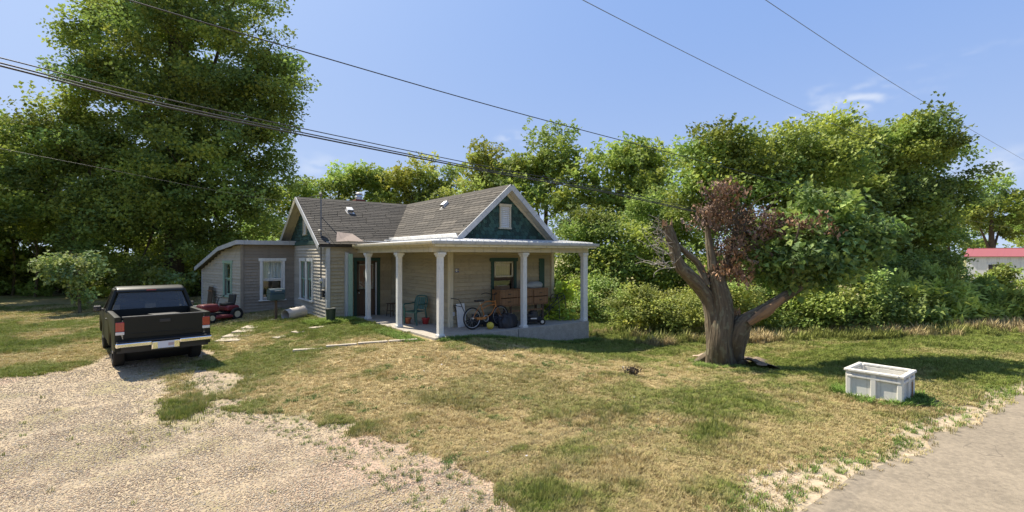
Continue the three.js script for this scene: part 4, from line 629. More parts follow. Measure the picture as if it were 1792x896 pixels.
// ---------------------------------------------------------------- white crate
{
  const s = 10.46, p = 3.06, y = H(s, p); const g = thing('bulk_crate', 'white plastic bulk crate, open at the top, in the grass by the road', 'crate', [s, y - .02, -p], 0.0);
  // orientation from its two visible sides
  g.rotation.y = .04; const w = .74, d = .80, h = .50, pl = std({ color: C(.70, .68, .62), map: grime, roughness: .55 });
  const wallP = (W, x, z, ry, name) => { const k = new THREE.Group(); k.name = name; k.position.set(x, 0, z); k.rotation.y = ry; g.add(k); one(W - .10, h - .06, .025, 0, h / 2, -.025, 'recessed_panel', pl, k, .006); new MB().box(.085, h, .05, 0, h / 2, -.004, 0, 0, 0, .012).build('rib', pl, k); one(W - .02, .045, .06, 0, h - .10, -.008, 'upper_rail', pl, k, .012); one(W - .02, .06, .05, 0, .05, -.01, 'lower_rail', pl, k, .012); };
  wallP(w, 0, d / 2, 0, 'long_side'); wallP(w, 0, -d / 2, Math.PI, 'long_side'); wallP(d, w / 2, 0, Math.PI / 2, 'end_side'); wallP(d, -w / 2, 0, -Math.PI / 2, 'end_side');
  for (const sx of [-1, 1]) for (const sz of [-1, 1]) one(.09, h, .09, sx * (w / 2 - .03), h / 2, sz * (d / 2 - .03), 'corner_post', pl, g, .02);
  new MB().box(w + .06, .05, .075, 0, h, d / 2, 0, 0, 0, .015).box(w + .06, .05, .075, 0, h, -d / 2, 0, 0, 0, .015).box(.075, .05, d - .07, w / 2, h + .001, 0, 0, 0, 0, .015).box(.075, .05, d - .07, -w / 2, h + .001, 0, 0, 0, 0, .015).build('rim', pl, g);
  one(w - .06, .03, d - .06, 0, .07, 0, 'bottom', pl, g); one(.06, .26, .012, .16, .22, d / 2 + .022, 'hand_slot', M.wood, g);
}

// ---------------------------------------------------------------- far building
{
  const g = thing('red_roofed_building', 'white single-storey building with red metal roof far down the road', 'building', [73, -.6, -8.3], -Math.PI / 2 + .1);
  const L = 9.4, D = 6, h = 3.05; const red = std({ color: C(.25, .07, .075), roughness: .6 }), wh = std({ color: C(.62, .64, .66), map: grime, roughness: .6 });
  for (let i = 0; i < 12; i++) one(L / 12 - .01, h, .1, -L / 2 + (i + .5) * L / 12, h / 2, D / 2 + (i % 2) * .015, 'wall_panel', wh, g); one(.1, h, D, -L / 2, h / 2, 0, 'end_wall', wh, g); one(.1, h, D, L / 2, h / 2, 0, 'end_wall', wh, g); one(L, h, .1, 0, h / 2, -D / 2, 'back_wall', wh, g);
  for (const sz of [-1, 1]) { const n = 20; for (let i = 0; i < n; i++) one(L / n + .03 - .004, .05, D / 2 + .5, -L / 2 - .2 + (i + .5) * (L + .4) / n, h + .42, sz * (D / 4 + .1), 'roof_sheet', red, g, 0, 0, sz * .25); }
  one(L + .4, .12, .12, 0, h + .85, 0, 'ridge', red, g); one(.8, .5, .6, 2, h + .9, -.5, 'roof_box', M.greyTrim, g); for (const x of [-2.6, 2.4]) { const w = new THREE.Group(); w.name = 'window'; g.add(w); one(1.1, 1.2, .08, x, 1.7, D / 2 + .06, 'window_frame', M.white, w); one(.95, 1.05, .03, x, 1.7, D / 2 + .10, 'pane', M.black, w); }
}

// ---------------------------------------------------------------- overhead lines (run along the road, on poles outside the view)
{
  // points: photo column/row; the lines hang in a vertical plane at distance p from the camera's line of travel
  const on = (u, v, p) => { const k = (u - 896) / F_PX, Z = p / (-.6 * k + .8); return P(u, v, Z); };
  const line = (name, label, group, pts, p, r, mat) => { const g = new THREE.TubeGeometry(new THREE.CatmullRomCurve3(pts.map(([u, v]) => on(u, v, p)), false, 'centripetal'), 140, r, 6); const m = shadows(new THREE.Mesh(g, mat)); m.name = numbered(name); scene.add(m); return tag(m, label, 'cable', group); };
  line('power_line', 'single dark power line crossing above the house ridge and the tall maple', 'overhead lines', [[-900, -380], [-300, -165], [225, 0], [520, 87], [860, 185], [1190, 272], [1480, 345], [1720, 390], [1860, 415]], 8.2, .009, M.cable);
  line('power_line', 'thin upper power line meeting the top of the ragged maple', 'overhead lines', [[200, -520], [700, -170], [1020, 0], [1230, 107], [1415, 197], [1600, 275], [1780, 340]], 8.0, .009, M.wire);
  line('power_line', 'thin upper power line running over the distant red roof', 'overhead lines', [[800, -390], [1100, -165], [1340, 0], [1560, 144], [1792, 280], [1900, 340]], 5.5, .008, M.wire);
  for (const [dy, dv, lb, p, r] of [[0, 0, 'upper strand of the cable bundle crossing in front of the maple', 8.45, .008], [9, 4, 'middle strand of the cable bundle crossing in front of the maple', 7.6, .009], [14, 9, 'lower, thicker strand of the cable bundle crossing in front of the maple', 8.0, .012]])
    line('telephone_cable', lb, 'overhead lines', [[-700, -75 + dy], [-250, 40 + dy], [0, 101 + dy], [250, 164 + dy], [530, 225 + dy * .8], [860, 293 + dy * .6], [1060, 330 + dy * .5], [1215, 365 + dy * .4], [1330, 390 + dy * .3]], p, r, M.cable);
  { const a = V(5.04, 4.66, -18.02), b = P(480, 350, 20), c = P(130, 285, 17), d = P(-350, 190, 14); const m = shadows(new THREE.Mesh(new THREE.TubeGeometry(new THREE.CatmullRomCurve3([a, b, c, d]), 60, .006, 5), M.cable)); m.name = 'service_drop'; scene.add(m); tag(m, 'thin service cable running from the roof mast across the maple', 'cable', 'overhead lines'); }
}
console.log('lines');

// ---------------------------------------------------------------- things on the porch
const FLO = .31;
{ // cruiser bicycle
  const g = thing('bicycle', 'orange cruiser bicycle leaning by the porch front wall', 'bicycle', [8.35, FLO, -12.42], .06); g.rotation.x = -.06;
  const wheel = (x, n) => { const w = new THREE.Group(); w.name = n; w.position.set(x, .33, 0); g.add(w); part('tyre', new THREE.TorusGeometry(.305, .026, 8, 30), M.rubber, w); part('rim', new THREE.TorusGeometry(.275, .012, 6, 30), M.metal, w); const s = new MB(); for (let k = 0; k < 16; k++) { const a = k / 16 * 6.283; s.bar(V(0, 0, k % 2 ? .02 : -.02), V(Math.cos(a) * .27, Math.sin(a) * .27, 0), .0016, .0016, 4); } s.cyl(.025, .025, .1, 0, 0, 0, Math.PI / 2).build('spokes', M.metal, w); }; wheel(-.52, 'rear_wheel'); wheel(.55, 'front_wheel');
  const m = new MB(); m.tube([V(-.52, .33, .03), V(-.3, .34, .04), V(-.05, .30, .02)], .011).tube([V(-.05, .30, 0), V(-.12, .5, 0), V(-.2, .74, 0)], .016).tube([V(-.2, .70, 0), V(.05, .80, 0), V(.36, .78, 0)], .016).tube([V(-.18, .56, 0), V(.08, .67, 0), V(.37, .70, 0)], .014).tube([V(-.05, .30, 0), V(.2, .42, 0), V(.38, .66, 0)], .016).tube([V(-.52, .33, .03), V(-.36, .55, .03), V(-.2, .72, 0)], .011).bar(V(.36, .82, 0), V(.40, .6, 0), .02).bar(V(.40, .6, .05), V(.55, .33, .05), .011).bar(V(.40, .6, -.05), V(.55, .33, -.05), .011).build('frame', M.orange, g);
  one(.34, .07, .03, -.22, .31, .05, 'chain_guard', M.orange, g, .01); one(.27, .06, .2, -.24, .84, 0, 'saddle', M.black, g, .028); new MB().bar(V(-.2, .72, 0), V(-.23, .82, 0), .013).build('seat_post', M.metal, g);
  new MB().bar(V(.36, .82, 0), V(.33, 1.0, 0), .013).tube([V(.08, 1.02, -.32), V(.2, 1.06, -.26), V(.34, 1.0, -.08), V(.34, 1.0, .08), V(.2, 1.06, .26), V(.08, 1.02, .32)], .012).build('handlebar', M.black, g); const ch = new THREE.TorusGeometry(.09, .012, 6, 18); ch.translate(-.05, .3, .05); part('chainring', ch, M.metal, g);
}
{ const g = thing('push_mower', 'black push mower with folded handle behind the orange bicycle', 'mower', [8.05, FLO, -12.9], 0); new MB().tube([V(-.05, .1, -.2), V(-.35, .5, -.22), V(-.52, .88, -.22), V(-.56, .9, 0), V(-.5, .88, .16), V(-.3, .5, .18), V(0, .1, .18)], .013, 40).bar(V(-.42, .68, -.22), V(-.4, .66, .17), .01).build('handle', M.black, g); new MB().box(.5, .13, .42, .18, .13, 0, 0, 0, 0, .05).cyl(.14, .12, .18, .2, .28, 0).build('deck', M.dark, g); for (const [x, z] of [[-.05, -.24], [-.05, .24], [.42, -.24], [.42, .24]]) new MB().cyl(.09, .09, .05, x, .09, z, Math.PI / 2).build('wheel', M.rubber, g); }
one(.30, .72, .02, 7.86, FLO + .36, -13.10, 'white_panel', M.white, scene, .004, 0, -.12, .03); tag(scene.children[scene.children.length - 1], 'white board leaning against the porch wall behind the bicycle wheel', 'panel');
{ const b = new THREE.SphereGeometry(.11, 18, 14); b.translate(8.3, FLO + .11, -12.15); const m = shadows(new THREE.Mesh(b, M.yellow)); m.name = 'ball'; scene.add(m); tag(m, 'small yellow ball on the porch floor under the bicycle', 'ball'); const s = new THREE.TorusGeometry(.1105, .003, 4, 24); s.rotateX(.6); s.translate(8.3, FLO + .11, -12.15); part('seam', s, M.woodDark, m); }
{ const g = thing('wooden_cabinet', 'long brown wooden drawer cabinet raised on legs before the porch window', 'cabinet', [9.95, FLO, -12.78], 0); 
  one(2.0, .04, .46, 0, 1.10, 0, 'top_board', M.wood, g, .006); one(2.0, .03, .44, 0, .60, 0, 'bottom_board', M.wood, g); for (const x of [-.985, -.3, .33, .985]) one(.03, .46, .44, x, .85, 0, 'divider', M.wood, g); one(1.96, .46, .015, 0, .85, -.21, 'back_board', M.woodDark, g);
  for (const [x, w] of [[-.64, .64], [.015, .58], [.66, .60]]) for (const y of [.73, .97]) { const d = new THREE.Group(); d.name = 'drawer'; g.add(d); one(w, .215, .02, x, y, .222, 'drawer_front', M.wood, d, .008); one(.09, .02, .03, x, y, .245, 'pull', M.black, d, .006); }
  for (const [x, z] of [[-.55, .18], [-.55, -.18], [.78, .18], [.78, -.18]]) one(.06, .6, .06, x, .30, z, 'leg', M.woodDark, g); one(1.3, .05, .04, .1, .42, .18, 'stretcher', M.wood, g); }
{ const g = thing('wire_basket', 'pale crumpled tarpaulin bundle on top of the wooden cabinet', 'bundle', [10.55, FLO + 1.12, -12.8], .1); const s = new THREE.SphereGeometry(.3, 18, 10), p = s.attributes.position; for (let i = 0; i < p.count; i++) { const k = 1 + (fbm(p.getX(i) * 9, p.getZ(i) * 9 + p.getY(i) * 6, 3) - .5) * .5; p.setXYZ(i, p.getX(i) * 1.2 * k, Math.max(0, p.getY(i) * .45 * k + .08), p.getZ(i) * .6 * k); } s.computeVertexNormals(); part('folded_sheet', s, std({ color: C(.3, .32, .32), roughness: .8 }), g); g.name = 'tarpaulin_bundle'; }
{ const g = thing('box_stack', 'brown cardboard box lying on the left end of the wooden cabinet', 'box', [9.2, FLO + 1.12, -12.8], .2); one(.4, .12, .3, 0, .06, 0, 'carton', std({ color: C(.12, .08, .05), roughness: .9 }), g); one(.41, .01, .06, 0, .123, 0, 'tape', M.cream, g); g.name = 'cardboard_box'; }
{ const g = thing('lawn_mower', 'black petrol lawn mower with long handle under the cabinet', 'mower', [10.05, FLO, -12.3], -.5); new MB().box(.62, .14, .46, 0, .16, 0, 0, 0, 0, .06).build('deck', M.dark, g); new MB().cyl(.17, .15, .16, .03, .31, 0).cyl(.1, .1, .05, .03, .41, 0).box(.2, .1, .2, -.1, .28, .1, 0, 0, 0, .03).build('engine', M.black, g); one(.2, .035, .01, 0, .2, .235, 'label_plate', M.flash, g); for (const [x, z] of [[-.27, -.26], [-.27, .26], [.27, -.26], [.27, .26]]) { const w = new THREE.Group(); w.name = 'wheel'; g.add(w); new MB().cyl(.1, .1, .05, x, .1, z, Math.PI / 2).build('tyre', M.rubber, w); new MB().cyl(.05, .05, .055, x, .1, z, Math.PI / 2).build('hub', M.galv, w); } new MB().tube([V(.25, .2, -.2), V(.7, .62, -.2), V(1.0, .86, -.2), V(1.06, .89, 0), V(1.0, .86, .2), V(.7, .62, .2), V(.25, .2, .2)], .012, 40).build('handle', M.black, g); }
{ const g = thing('tubular_frame', 'black tubular walking frame standing beside the cabinet end', 'frame', [11.35, FLO, -12.55], .3); for (const x of [-.22, .22]) { new MB().tube([V(x, 0, -.2), V(x, .55, -.17), V(x, .86, -.1), V(x, .9, 0), V(x, .86, .12), V(x, .55, .2), V(x, 0, .24)], .014, 30).build('side_loop', M.black, g); new MB().bar(V(x, .35, -.18), V(x, .35, .22), .011).build('side_rail', M.black, g); } new MB().bar(V(-.22, .75, -.13), V(.22, .75, -.13), .012).bar(V(-.22, .4, -.18), V(.22, .4, -.18), .012).bar(V(-.22, .4, -.18), V(.22, .75, -.13), .01).build('cross_bar', M.black, g); }
{ const g = thing('storage_bin', 'dark storage tub on the porch floor behind the bicycle front wheel', 'tub', [9.0, FLO, -12.75], .1); const c = new MB(); c.box(.5, .32, .36, 0, .16, 0, 0, 0, 0, .04).build('tub', std({ color: C(.03, .03, .045), roughness: .5 }), g); one(.54, .04, .4, 0, .34, 0, 'lid', M.dark, g, .015); }
{ const g = thing('paint_can', 'purple-grey bucket on the porch floor by the bicycle', 'bucket', [9.28, FLO, -12.4], 0); new MB().cyl(.11, .13, .26, 0, .13, 0).build('pail', std({ color: C(.10, .07, .12), roughness: .5 }), g); const h = new THREE.TorusGeometry(.12, .004, 4, 14, Math.PI); h.translate(0, .26, 0); part('bail_handle', h, M.metal, g); g.name = 'bucket'; }
{ const g = thing('tarpaulin_heap', 'black crumpled tarpaulin heaped against the bicycle front wheel', 'tarpaulin', [8.95, FLO, -12.16], .2); const c = new THREE.SphereGeometry(1, 40, 20), p = c.attributes.position; for (let i = 0; i < p.count; i++) { const x = p.getX(i), y = p.getY(i), z = p.getZ(i), k = 1 + (fbm(x * 3.1 + 4, z * 3.1 + y * 2, 4) - .5) * .9; p.setXYZ(i, x * .34 * k, Math.max(0, y * .36 * k + .06), z * .2 * k); } c.computeVertexNormals(); part('folds', c, std({ color: C(.016, .015, .019), roughness: .55 }), g); new MB().tube([V(-.25, .2, .1), V(0, .42, .05), V(.28, .18, .02)], .008).build('cord', M.wire, g); }
{ // green plastic armchair facing the yard
  const g = thing('plastic_armchair', 'dark green moulded plastic armchair on the side porch', 'chair', [7.02, FLO, -14.55], -Math.PI / 2 + .35); // +z front
  const seat = new THREE.BoxGeometry(.46, .03, .44, 8, 1, 8); { const p = seat.attributes.position; for (let i = 0; i < p.count; i++) p.setY(i, p.getY(i) + .42 - .02 * Math.cos(p.getX(i) * 6) + (p.getZ(i) > .15 ? -.01 : 0)); seat.computeVertexNormals(); } part('seat', seat, M.chairGreen, g);
  const bk = new THREE.Group(); bk.name = 'backrest'; g.add(bk); for (let i = -2; i <= 2; i++) one(.075, .40, .02, i * .088, .66, -.235 + Math.abs(i) * .008, 'slat', M.chairGreen, bk, .006, 0, -.18); new MB().tube([V(-.24, .43, -.2), V(-.27, .7, -.26), V(-.2, .87, -.30), V(0, .90, -.31), V(.2, .87, -.30), V(.27, .7, -.26), V(.24, .43, -.2)], .024, 40).build('back_frame', M.chairGreen, bk);
  for (const x of [-1, 1]) { const a = new MB(); a.tube([V(x * .27, .66, -.25), V(x * .30, .645, -.05), V(x * .30, .635, .2), V(x * .28, .55, .25), V(x * .27, .42, .235)], .022, 24).build('armrest', M.chairGreen, g); one(.05, .63, .045, x * .265, .21, .23, 'leg', M.chairGreen, g, .012, 0, .03, x * .05); one(.05, .46, .045, x * .255, .21, -.235, 'leg', M.chairGreen, g, .012, 0, .16, x * .04); }
}
for (const [x, p, r, h, mt, lb] of [[6.85, 14.75, .11, .2, M.terracotta, 'orange clay flower pot under the green armchair'], [7.28, 14.35, .12, .2, M.red, 'red flower pot behind the green armchair legs']]) { const g = thing('flower_pot', lb, 'pot', [x, FLO, -p]); const pr = [[0, 0], [r * .7, 0], [r * .95, h * .8], [r * 1.1, h * .8], [r * 1.1, h], [r * .95, h], [r * .9, h * .82], [0, h * .82]].map(([a, b]) => new THREE.Vector2(a, b)); part('pot', new THREE.LatheGeometry(pr, 18), mt, g); new MB().cyl(r * .85, r * .85, .01, 0, h * .86, 0).build('soil', M.woodDark, g); }
{ const g = thing('stool', 'small dark wooden stool in the porch corner by the door', 'stool', [7.22, FLO, -16.9], .2); one(.3, .03, .26, 0, .47, 0, 'seat', M.woodDark, g, .008); for (const sx of [-1, 1]) for (const sz of [-1, 1]) new MB().bar(V(sx * .15, 0, sz * .13), V(sx * .11, .46, sz * .09), .016).build('leg', M.woodDark, g); new MB().bar(V(-.13, .2, .11), V(.13, .2, .11), .011).bar(V(-.13, .2, -.11), V(.13, .2, -.11), .011).build('stretcher', M.woodDark, g); }
// things along the side of the house
{ const s = 5.0, p = 16.75, y = H(s, p); const g = thing('dark_bin', 'dark green bin at the house corner beside the porch end post', 'bin', [s, y - .01, -p]); new MB().cyl(.13, .16, .5, 0, .25, 0, 0, 0, 18).build('body', std({ color: C(.015, .03, .02), roughness: .5 }), g); const r = new THREE.TorusGeometry(.163, .014, 6, 22); r.rotateX(Math.PI / 2); r.translate(0, .5, 0); part('rim', r, M.black, g); }
{ const [s, p] = gp(515, 559, .2), y = H(s, p); const g = thing('tipped_drum', 'pale drum lying on its side in the grass beside the house wall', 'drum', [s, y - .03, -p], .55); const sh = [[.0, -.42], [.2, -.42], [.21, -.40], [.205, -.15], [.215, -.14], [.205, -.13], [.205, .13], [.215, .14], [.205, .15], [.2, .40], [.19, .42], [.185, .40], [.19, -.38], [0, -.38]].map(([a, b]) => new THREE.Vector2(a, b)); const c = new THREE.LatheGeometry(sh, 24); c.rotateZ(Math.PI / 2 + .06); c.translate(0, .22, 0); part('shell', c, std({ color: C(.58, .52, .47), map: grime, roughness: .6, side: THREE.DoubleSide }), g); const r = new THREE.TorusGeometry(.2, .014, 6, 22); r.rotateY(Math.PI / 2); r.translate(.42, .245, 0); part('rim', r, M.galv, g); }
{ const [s, p] = gp(483, 560, .2), y = H(s, p); const g = thing('pedestal_grill', 'dark blue-green covered grill on a post in front of the addition window', 'grill', [s, y, -p], .2); new MB().cyl(.045, .045, .75, 0, .36, 0).build('post', M.woodDark, g); one(.34, .03, .34, 0, .02, 0, 'base', M.black, g, .01); const teal = std({ color: C(.02, .05, .065), roughness: .5 }); new MB().box(.52, .24, .36, 0, .84, 0, 0, 0, 0, .04).build('firebox', teal, g); const ld = new THREE.CylinderGeometry(.18, .18, .52, 16, 1, false, 0, Math.PI); ld.rotateZ(Math.PI / 2); ld.rotateX(0); ld.rotateX(-Math.PI / 2 + Math.PI / 2); ld.translate(0, .96, 0); part('lid', ld, teal, g); new MB().bar(V(-.12, 1.06, .19), V(.12, 1.06, .19), .012).build('lid_handle', M.metal, g); }
{ const [s, p] = gp(383, 561, .08), y = H(s, p); const g = thing('riding_mower', 'red riding lawn mower parked beside the addition wall', 'mower', [s, y, -p], .45); const red = std({ color: C(.17, .018, .022), roughness: .55 });
  new MB().box(.62, .3, .48, -.42, .52, 0, 0, 0, 0, .09).build('bonnet', red, g); new MB().box(.5, .22, .62, .38, .47, 0, 0, 0, 0, .08).build('rear_fender', red, g); new MB().box(.4, .1, .4, .32, .62, 0, 0, 0, 0, .04).box(.1, .36, .38, .52, .80, 0, 0, 0, -.15, .04).build('seat', M.black, g); new MB().box(1.2, .08, .3, 0, .3, 0).build('chassis', M.dark, g); new MB().box(.7, .12, .9, -.05, .2, 0, 0, 0, 0, .05).build('mower_deck', red, g);
  for (const [x, r] of [[-.5, .19], [.45, .25]]) for (const sz of [-1, 1]) { const w = new THREE.Group(); w.name = 'wheel'; g.add(w); const t = new THREE.TorusGeometry(r * .7, r * .3, 8, 20); t.translate(x, r, sz * .38); part('tyre', t, M.rubber, w); new MB().cyl(r * .5, r * .5, .1, x, r, sz * .38, Math.PI / 2).build('rim', M.cream, w); } new MB().bar(V(-.1, .6, 0), V(.02, .9, 0), .018).build('steering_column', M.black, g); const t = new THREE.TorusGeometry(.15, .014, 6, 18); t.rotateX(Math.PI / 2 - .4); t.translate(.03, .92, 0); part('steering_wheel', t, M.black, g); }
{ const s = 1.9, p = 21.6, y = H(s, p); const g = thing('rubbish_pile', 'heap of pale and red household rubbish beside the truck bed', 'rubbish', [s - .4, y, -p]); new MB().box(.5, .35, .4, 0, .17, 0, .3, 0, 0, .02).build('red_tub', M.red, g); new MB().box(.4, .28, .35, .1, .5, .05, -.2, 0, .1, .02).build('carton', M.cream, g); new MB().cyl(.12, .14, .3, -.2, .5, 0, .2, .3).build('pail', M.white, g); }
{ const s = 2.45, p = 25.2, y = H(s, p); const g = thing('leaning_board', 'dark board leaning on the low back part of the addition wall', 'board', [s - .12, y, -p], -1.35); one(.5, 1.1, .03, 0, .54, .0, 'sheet', M.woodDark, g, .004, 0, -.1); one(.5, .05, .02, 0, .9, .0, 'batten', M.wood, g); }

// old concrete walk: two rows of slabs almost lost in the grass, all pieces separate
{ const ORD = ['first', 'second', 'third', 'fourth'], seg = (a, b, n, w, nm, lb, grp) => { for (let i = 0; i < n; i++) { const t0 = i / n, t1 = (i + 1) / n, s = mix(a[0], b[0], (t0 + t1) / 2), p = mix(a[1], b[1], (t0 + t1) / 2), L = Math.hypot(b[0] - a[0], b[1] - a[1]) / n - .03; const y = H(s, p); const m = new MB().box(L, .1, w * rr(.85, 1.1), 0, 0, 0, 0, 0, 0, .012).build(nm, M.slab, scene); m.position.set(s, y - (nm[0] === 'e' ? .008 : .03) + rr(0, .02), -p); m.rotation.set(rr(-.02, .02), Math.atan2(b[1] - a[1], b[0] - a[0]), rr(-.015, .015)); tag(m, ORD[nm[0] === 'e' || nm[0] === 'p' || nm[0] === 's' ? n - 1 - i : i] + ' ' + lb, 'slab', grp); } };
  seg([2.95, 13.0], [5.85, 11.98], 4, .16, 'edging_slab', 'pale concrete edging strip counted from the porch corner post', 'lawn edging strips by the porch');
  seg([3.0, 15.3], [4.75, 16.2], 3, .30, 'path_slab', 'worn path slab in the grass counted from the porch door end', 'path slabs to the porch door'); seg([1.9, 16.3], [3.1, 18.6], 4, .7, 'walk_slab', 'grey walk slab counted from the truck towards the addition', 'walk slabs beside the truck'); seg([5.2, 16.0], [5.95, 16.5], 2, .5, 'step_slab', 'concrete step slab counted from the porch side post', 'step slabs at the porch end'); }

// ---------------------------------------------------------------- grass, weeds, gravel
function scatter(name, geo, mat, items, label, cat) { const im = new THREE.InstancedMesh(geo, mat, items.length), d = new THREE.Object3D(), col = new Float32Array(items.length * 3); items.forEach((q, i) => { d.position.set(q[0], q[1], q[2]); d.rotation.set(q[7] || 0, q[3], q[8] || 0); d.scale.set(q[4], q[5], q[4]); d.updateMatrix(); im.setMatrixAt(i, d.matrix); col.set(q[6], i * 3); }); im.instanceColor = new THREE.InstancedBufferAttribute(col, 3); im.name = name; shadows(im); scene.add(im); tag(im, label, cat, null, 'stuff'); inst += items.length; return im; }
function tuft(n, spread, seed, lean = .5) { const q = mulberry(seed), pos = []; for (let i = 0; i < n; i++) { const a = q() * 6.283, r = Math.sqrt(q()) * spread, x = Math.cos(a) * r, z = Math.sin(a) * r, h = .5 + q() * .6, b = q() * 6.283, l = lean * (.3 + q()), w = .05 * (.7 + q() * .6), wx = Math.cos(b + 1.57) * w, wz = Math.sin(b + 1.57) * w; const mx = x + Math.cos(b) * l * .3, mz = z + Math.sin(b) * l * .3, tx = x + Math.cos(b) * l, tz = z + Math.sin(b) * l; pos.push(x - wx, -.1, z - wz, x + wx, -.1, z + wz, mx + wx * .8, h * .6, mz + wz * .8, x - wx, -.1, z - wz, mx + wx * .8, h * .6, mz + wz * .8, mx - wx * .8, h * .6, mz - wz * .8, mx - wx * .8, h * .6, mz - wz * .8, mx + wx * .8, h * .6, mz + wz * .8, tx, h, tz); } const g = new THREE.BufferGeometry(); g.setAttribute('position', new THREE.Float32BufferAttribute(pos, 3)); g.computeVertexNormals(); return g; }
const grassM = new THREE.MeshPhysicalMaterial({ color: 0xffffff, roughness: .9, side: THREE.DoubleSide, transmission: .2, thickness: 0, specularIntensity: .3 });
const inHouse = (s, p) => (s > 6.1 && s < 12.1 && p > 11.7 && p < 24) || (s > 5.1 && s < 12 && p > 17.6 && p < 24) || (s > 2.2 && s < 5.3 && p > 22.4 && p < 27);
{
  const items = []; const TG = tuft(9, .55, 3, .55);
  const N = 210000;
  for (let k = 0; k < N * 3 && items.length < N; k++) { // sampled evenly in view: dense near, sparse far
    const u = rr(-60, 1852), Z = 4.3 * Math.pow(30 / 4.3, R()); const X = (u - 896) / F_PX * Z, s = .8 * X + .6 * Z, p = -.6 * X + .8 * Z;
    if (p < roadEdge(s) - .1 || p > 34 || inHouse(s, p)) continue; const c = cover(s, p);
    const keep = (1 - c.g * .995) * (1 - .95 * c.verge) * mix(1, .6, c.d); if (R() > keep || (c.g > .7 && R() < .9)) continue;
    const y = H(s, p), lush = fbm(s * 1.3 + 60, p * 1.3, 3), dd = Math.min(1, Math.max(0, c.d * 1.05 + rr(-.34, .28)));
    let col = mix3(mix3([.15, .20, .034], [.21, .245, .05], R()), [.47, .365, .18], dd); const b = rr(.75, 1.2); col = col.map(x => x * b);
    const h = mix(.05, .024, c.d) * rr(.6, 1.5) * (1 + .9 * sm(lush, .55, .8)) * (1 + .015 * Z), w = mix(.05, .075, R()) * (1 + Z * .045);
    items.push([s, y, -p, R() * 6.28, w, h, col]);
  }
  scatter('lawn_grass', TG, grassM, items, 'patchy short lawn grass, part green and part dried to straw', 'grass'); console.log('grass', items.length);
}
{ // taller weeds: along house base, driveway edge and road edge
  const items = [], WG = tuft(14, .5, 9, .8);
  const put = (s, p, h, c) => { if (inHouse(s, p)) return; const b = rr(.7, 1.2); items.push([s, H(s, p), -p, R() * 6.28, h * rr(.8, 1.5), h * rr(.5, 1.1), c.map(x => x * b)]); };
  for (let k = 0; k < 700; k++) put(rr(4.3, 5.9), 16.6 + Math.abs(rr(-1, 1)) * 1.1 - .3, .16, [0.203, 0.275, 0.051]);
  for (let k = 0; k < 500; k++) { const t = R(); put(5.95 - R() * .5, mix(11.8, 16.5, t), .10, [0.174, 0.261, 0.051]); }
  for (let k = 0; k < 700; k++) put(rr(6.2, 12.2), 11.62 - R() * .35, .12, [0.131, 0.203, 0.043]);
  for (let k = 0; k < 700; k++) { const p = rr(3.6, 12), e = mix(2.9, 1.5, sm(p, 5, 11)); put(e + rr(-.9, .7), p, .05, [0.174, 0.217, 0.058]); }
  for (let k = 0; k < 600; k++) { const s = rr(3, 16); put(s, roadEdge(s) + rr(.02, .6), .06, [0.160, 0.232, 0.051]); }
  for (let k = 0; k < 260; k++) { const a = R() * 6.283, q = [10.46, 3.06]; put(q[0] + Math.cos(a) * rr(.45, .75), q[1] + Math.sin(a) * rr(.45, .75), .13, [0.145, 0.232, 0.043]); }
  for (let k = 0; k < 260; k++) { const a = R() * 6.283, q = gp(1268, 636, -.2); put(q[0] + Math.cos(a) * rr(.5, 1), q[1] + Math.sin(a) * rr(.4, .9), .10, [0.189, 0.261, 0.058]); }
  for (let m = 0; m < 60; m++) { const s0 = rr(1, 10), p0 = rr(3.6, 10.5); if (cover(s0, p0).g > .5 && R() < .6) continue; for (let k = 0; k < 12; k++) put(s0 + rr(-.14, .14), p0 + rr(-.14, .14), .06, [0.102, 0.181, 0.043]); }
  for (let m = 0; m < 26; m++) { const s0 = rr(-6, 2.4), p0 = rr(5, 14); for (let k = 0; k < 10; k++) put(s0 + rr(-.4, .4), p0 + rr(-.2, .2), .028, [0.189, 0.232, 0.058]); }
  scatter('weeds', WG, grassM, items, 'scattered taller green weeds along walls, driveway and road edge', 'weeds');
}
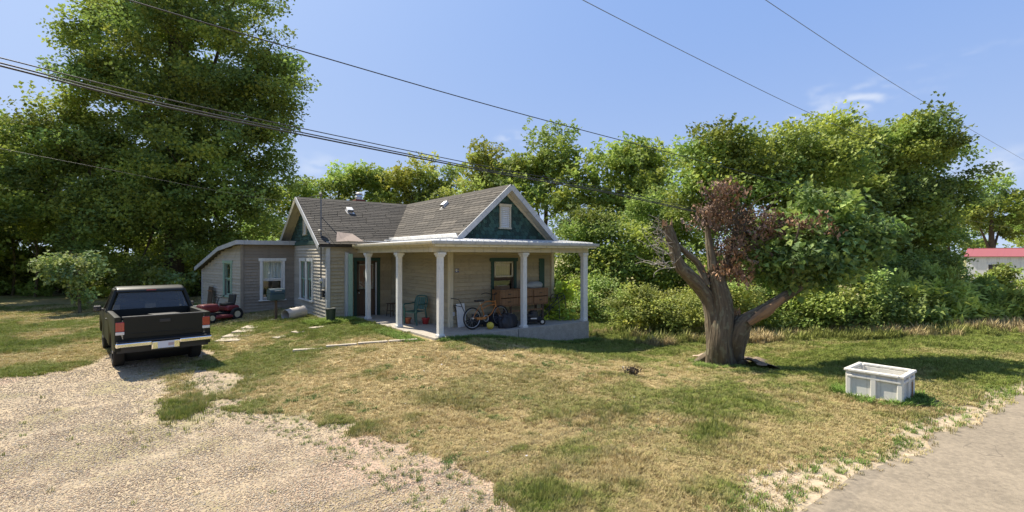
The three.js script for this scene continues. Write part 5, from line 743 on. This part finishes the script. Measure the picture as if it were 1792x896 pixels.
{ // dried tall grass in front of the right-hand shrubs
  const items = [], DG = tuft(16, .3, 13, .45);
  for (let k = 0; k < 7500; k++) { const u = rr(1020, 1900), v = 603 + (fbm(u * .02, 3, 3) - .5) * 22 + Math.abs(rr(-1, 1)) * -30 + (u > 1500 ? -.01 * (u - 1500) : 0), q = gp(u, v, -.3); if (q[1] < roadEdge(q[0]) + 1.2 || inHouse(q[0], q[1])) continue; if (q[0] < 12.6 && q[1] < 14) continue; const gcol = sm(fbm(q[0] * .6, q[1] * .6, 3), .42, .62); let c = mix3([.42, .33, .17], [.22, .24, .06], gcol); const b = rr(.7, 1.2); if (fbm(q[0] * 1.1 + 5, q[1] * 1.4, 3) < rr(.34, .56)) continue; const h = (.10 + .34 * R() * R() + .12 * R()) * (u < 1080 ? .6 : 1); items.push([q[0], H(q[0], q[1]), -q[1], R() * 6.28, h * .8, h, c.map(x => x * b)]); }
  scatter('dry_tall_grass', DG, grassM, items, 'strip of tall dried straw-coloured grass before the shrubs', 'grass');
}
{ // loose gravel
  const items = [], pg = new THREE.IcosahedronGeometry(1, 0); { const p = pg.attributes.position; for (let i = 0; i < p.count; i++) { const k = .75 + .5 * hsh(Math.round(p.getX(i) * 10) + 50, Math.round(p.getY(i) * 10 + p.getZ(i) * 100)); p.setXYZ(i, p.getX(i) * k, p.getY(i) * k, p.getZ(i) * k); } pg.computeVertexNormals(); }
  for (let k = 0; k < 420000 && items.length < 110000; k++) { const u = rr(-60, 1400), Z = 4.4 * Math.pow(17 / 4.4, R()); const X = (u - 896) / F_PX * Z, s = .8 * X + .6 * Z, p = -.6 * X + .8 * Z; const c = cover(s, p), gg = Math.max(c.g, c.verge * .35); if (p < roadEdge(s) || R() > gg * (.4 + .9 * fbm(s * 1.7, p * 1.7, 3))) continue; const r = (.0035 + .007 * Math.pow(R(), 2.6)) * (1 + .05 * Z); const t = R(), b = rr(.8, 1.22); const col = (t < .5 ? [.37, .29, .19] : t < .8 ? [.34, .285, .215] : [.30, .21, .14]).map(x => x * b); items.push([s, H(s, p) + r * .2, -p, R() * 6.28, r, r * rr(.5, .8), col]); }
  scatter('gravel', pg, std({ color: 0xffffff, roughness: .95 }), items, 'loose tan and grey gravel spread over the driveway', 'gravel'); console.log('gravel', items.length, 'total', inst);
}
{ // fallen leaves and pale flecks on lawn
  const items = [], lg = new THREE.PlaneGeometry(1, 1.3, 1, 1); lg.rotateX(-Math.PI / 2 + .3);
  for (let k = 0; k < 900; k++) { const s = rr(3, 12), p = rr(3.5, 11); if (cover(s, p).g > .5) continue; items.push([s, H(s, p) + .025, -p, R() * 6.28, rr(.012, .028), .02, R() < .1 ? [.5, .48, .5] : R() < .5 ? [.20, .11, .06] : [.32, .25, .15]]); }
  scatter('fallen_leaves', lg, std({ color: 0xffffff, roughness: .95, side: THREE.DoubleSide }), items, 'small dry fallen leaves scattered over the front lawn', 'leaves');
}
renderer.render(scene, camera);
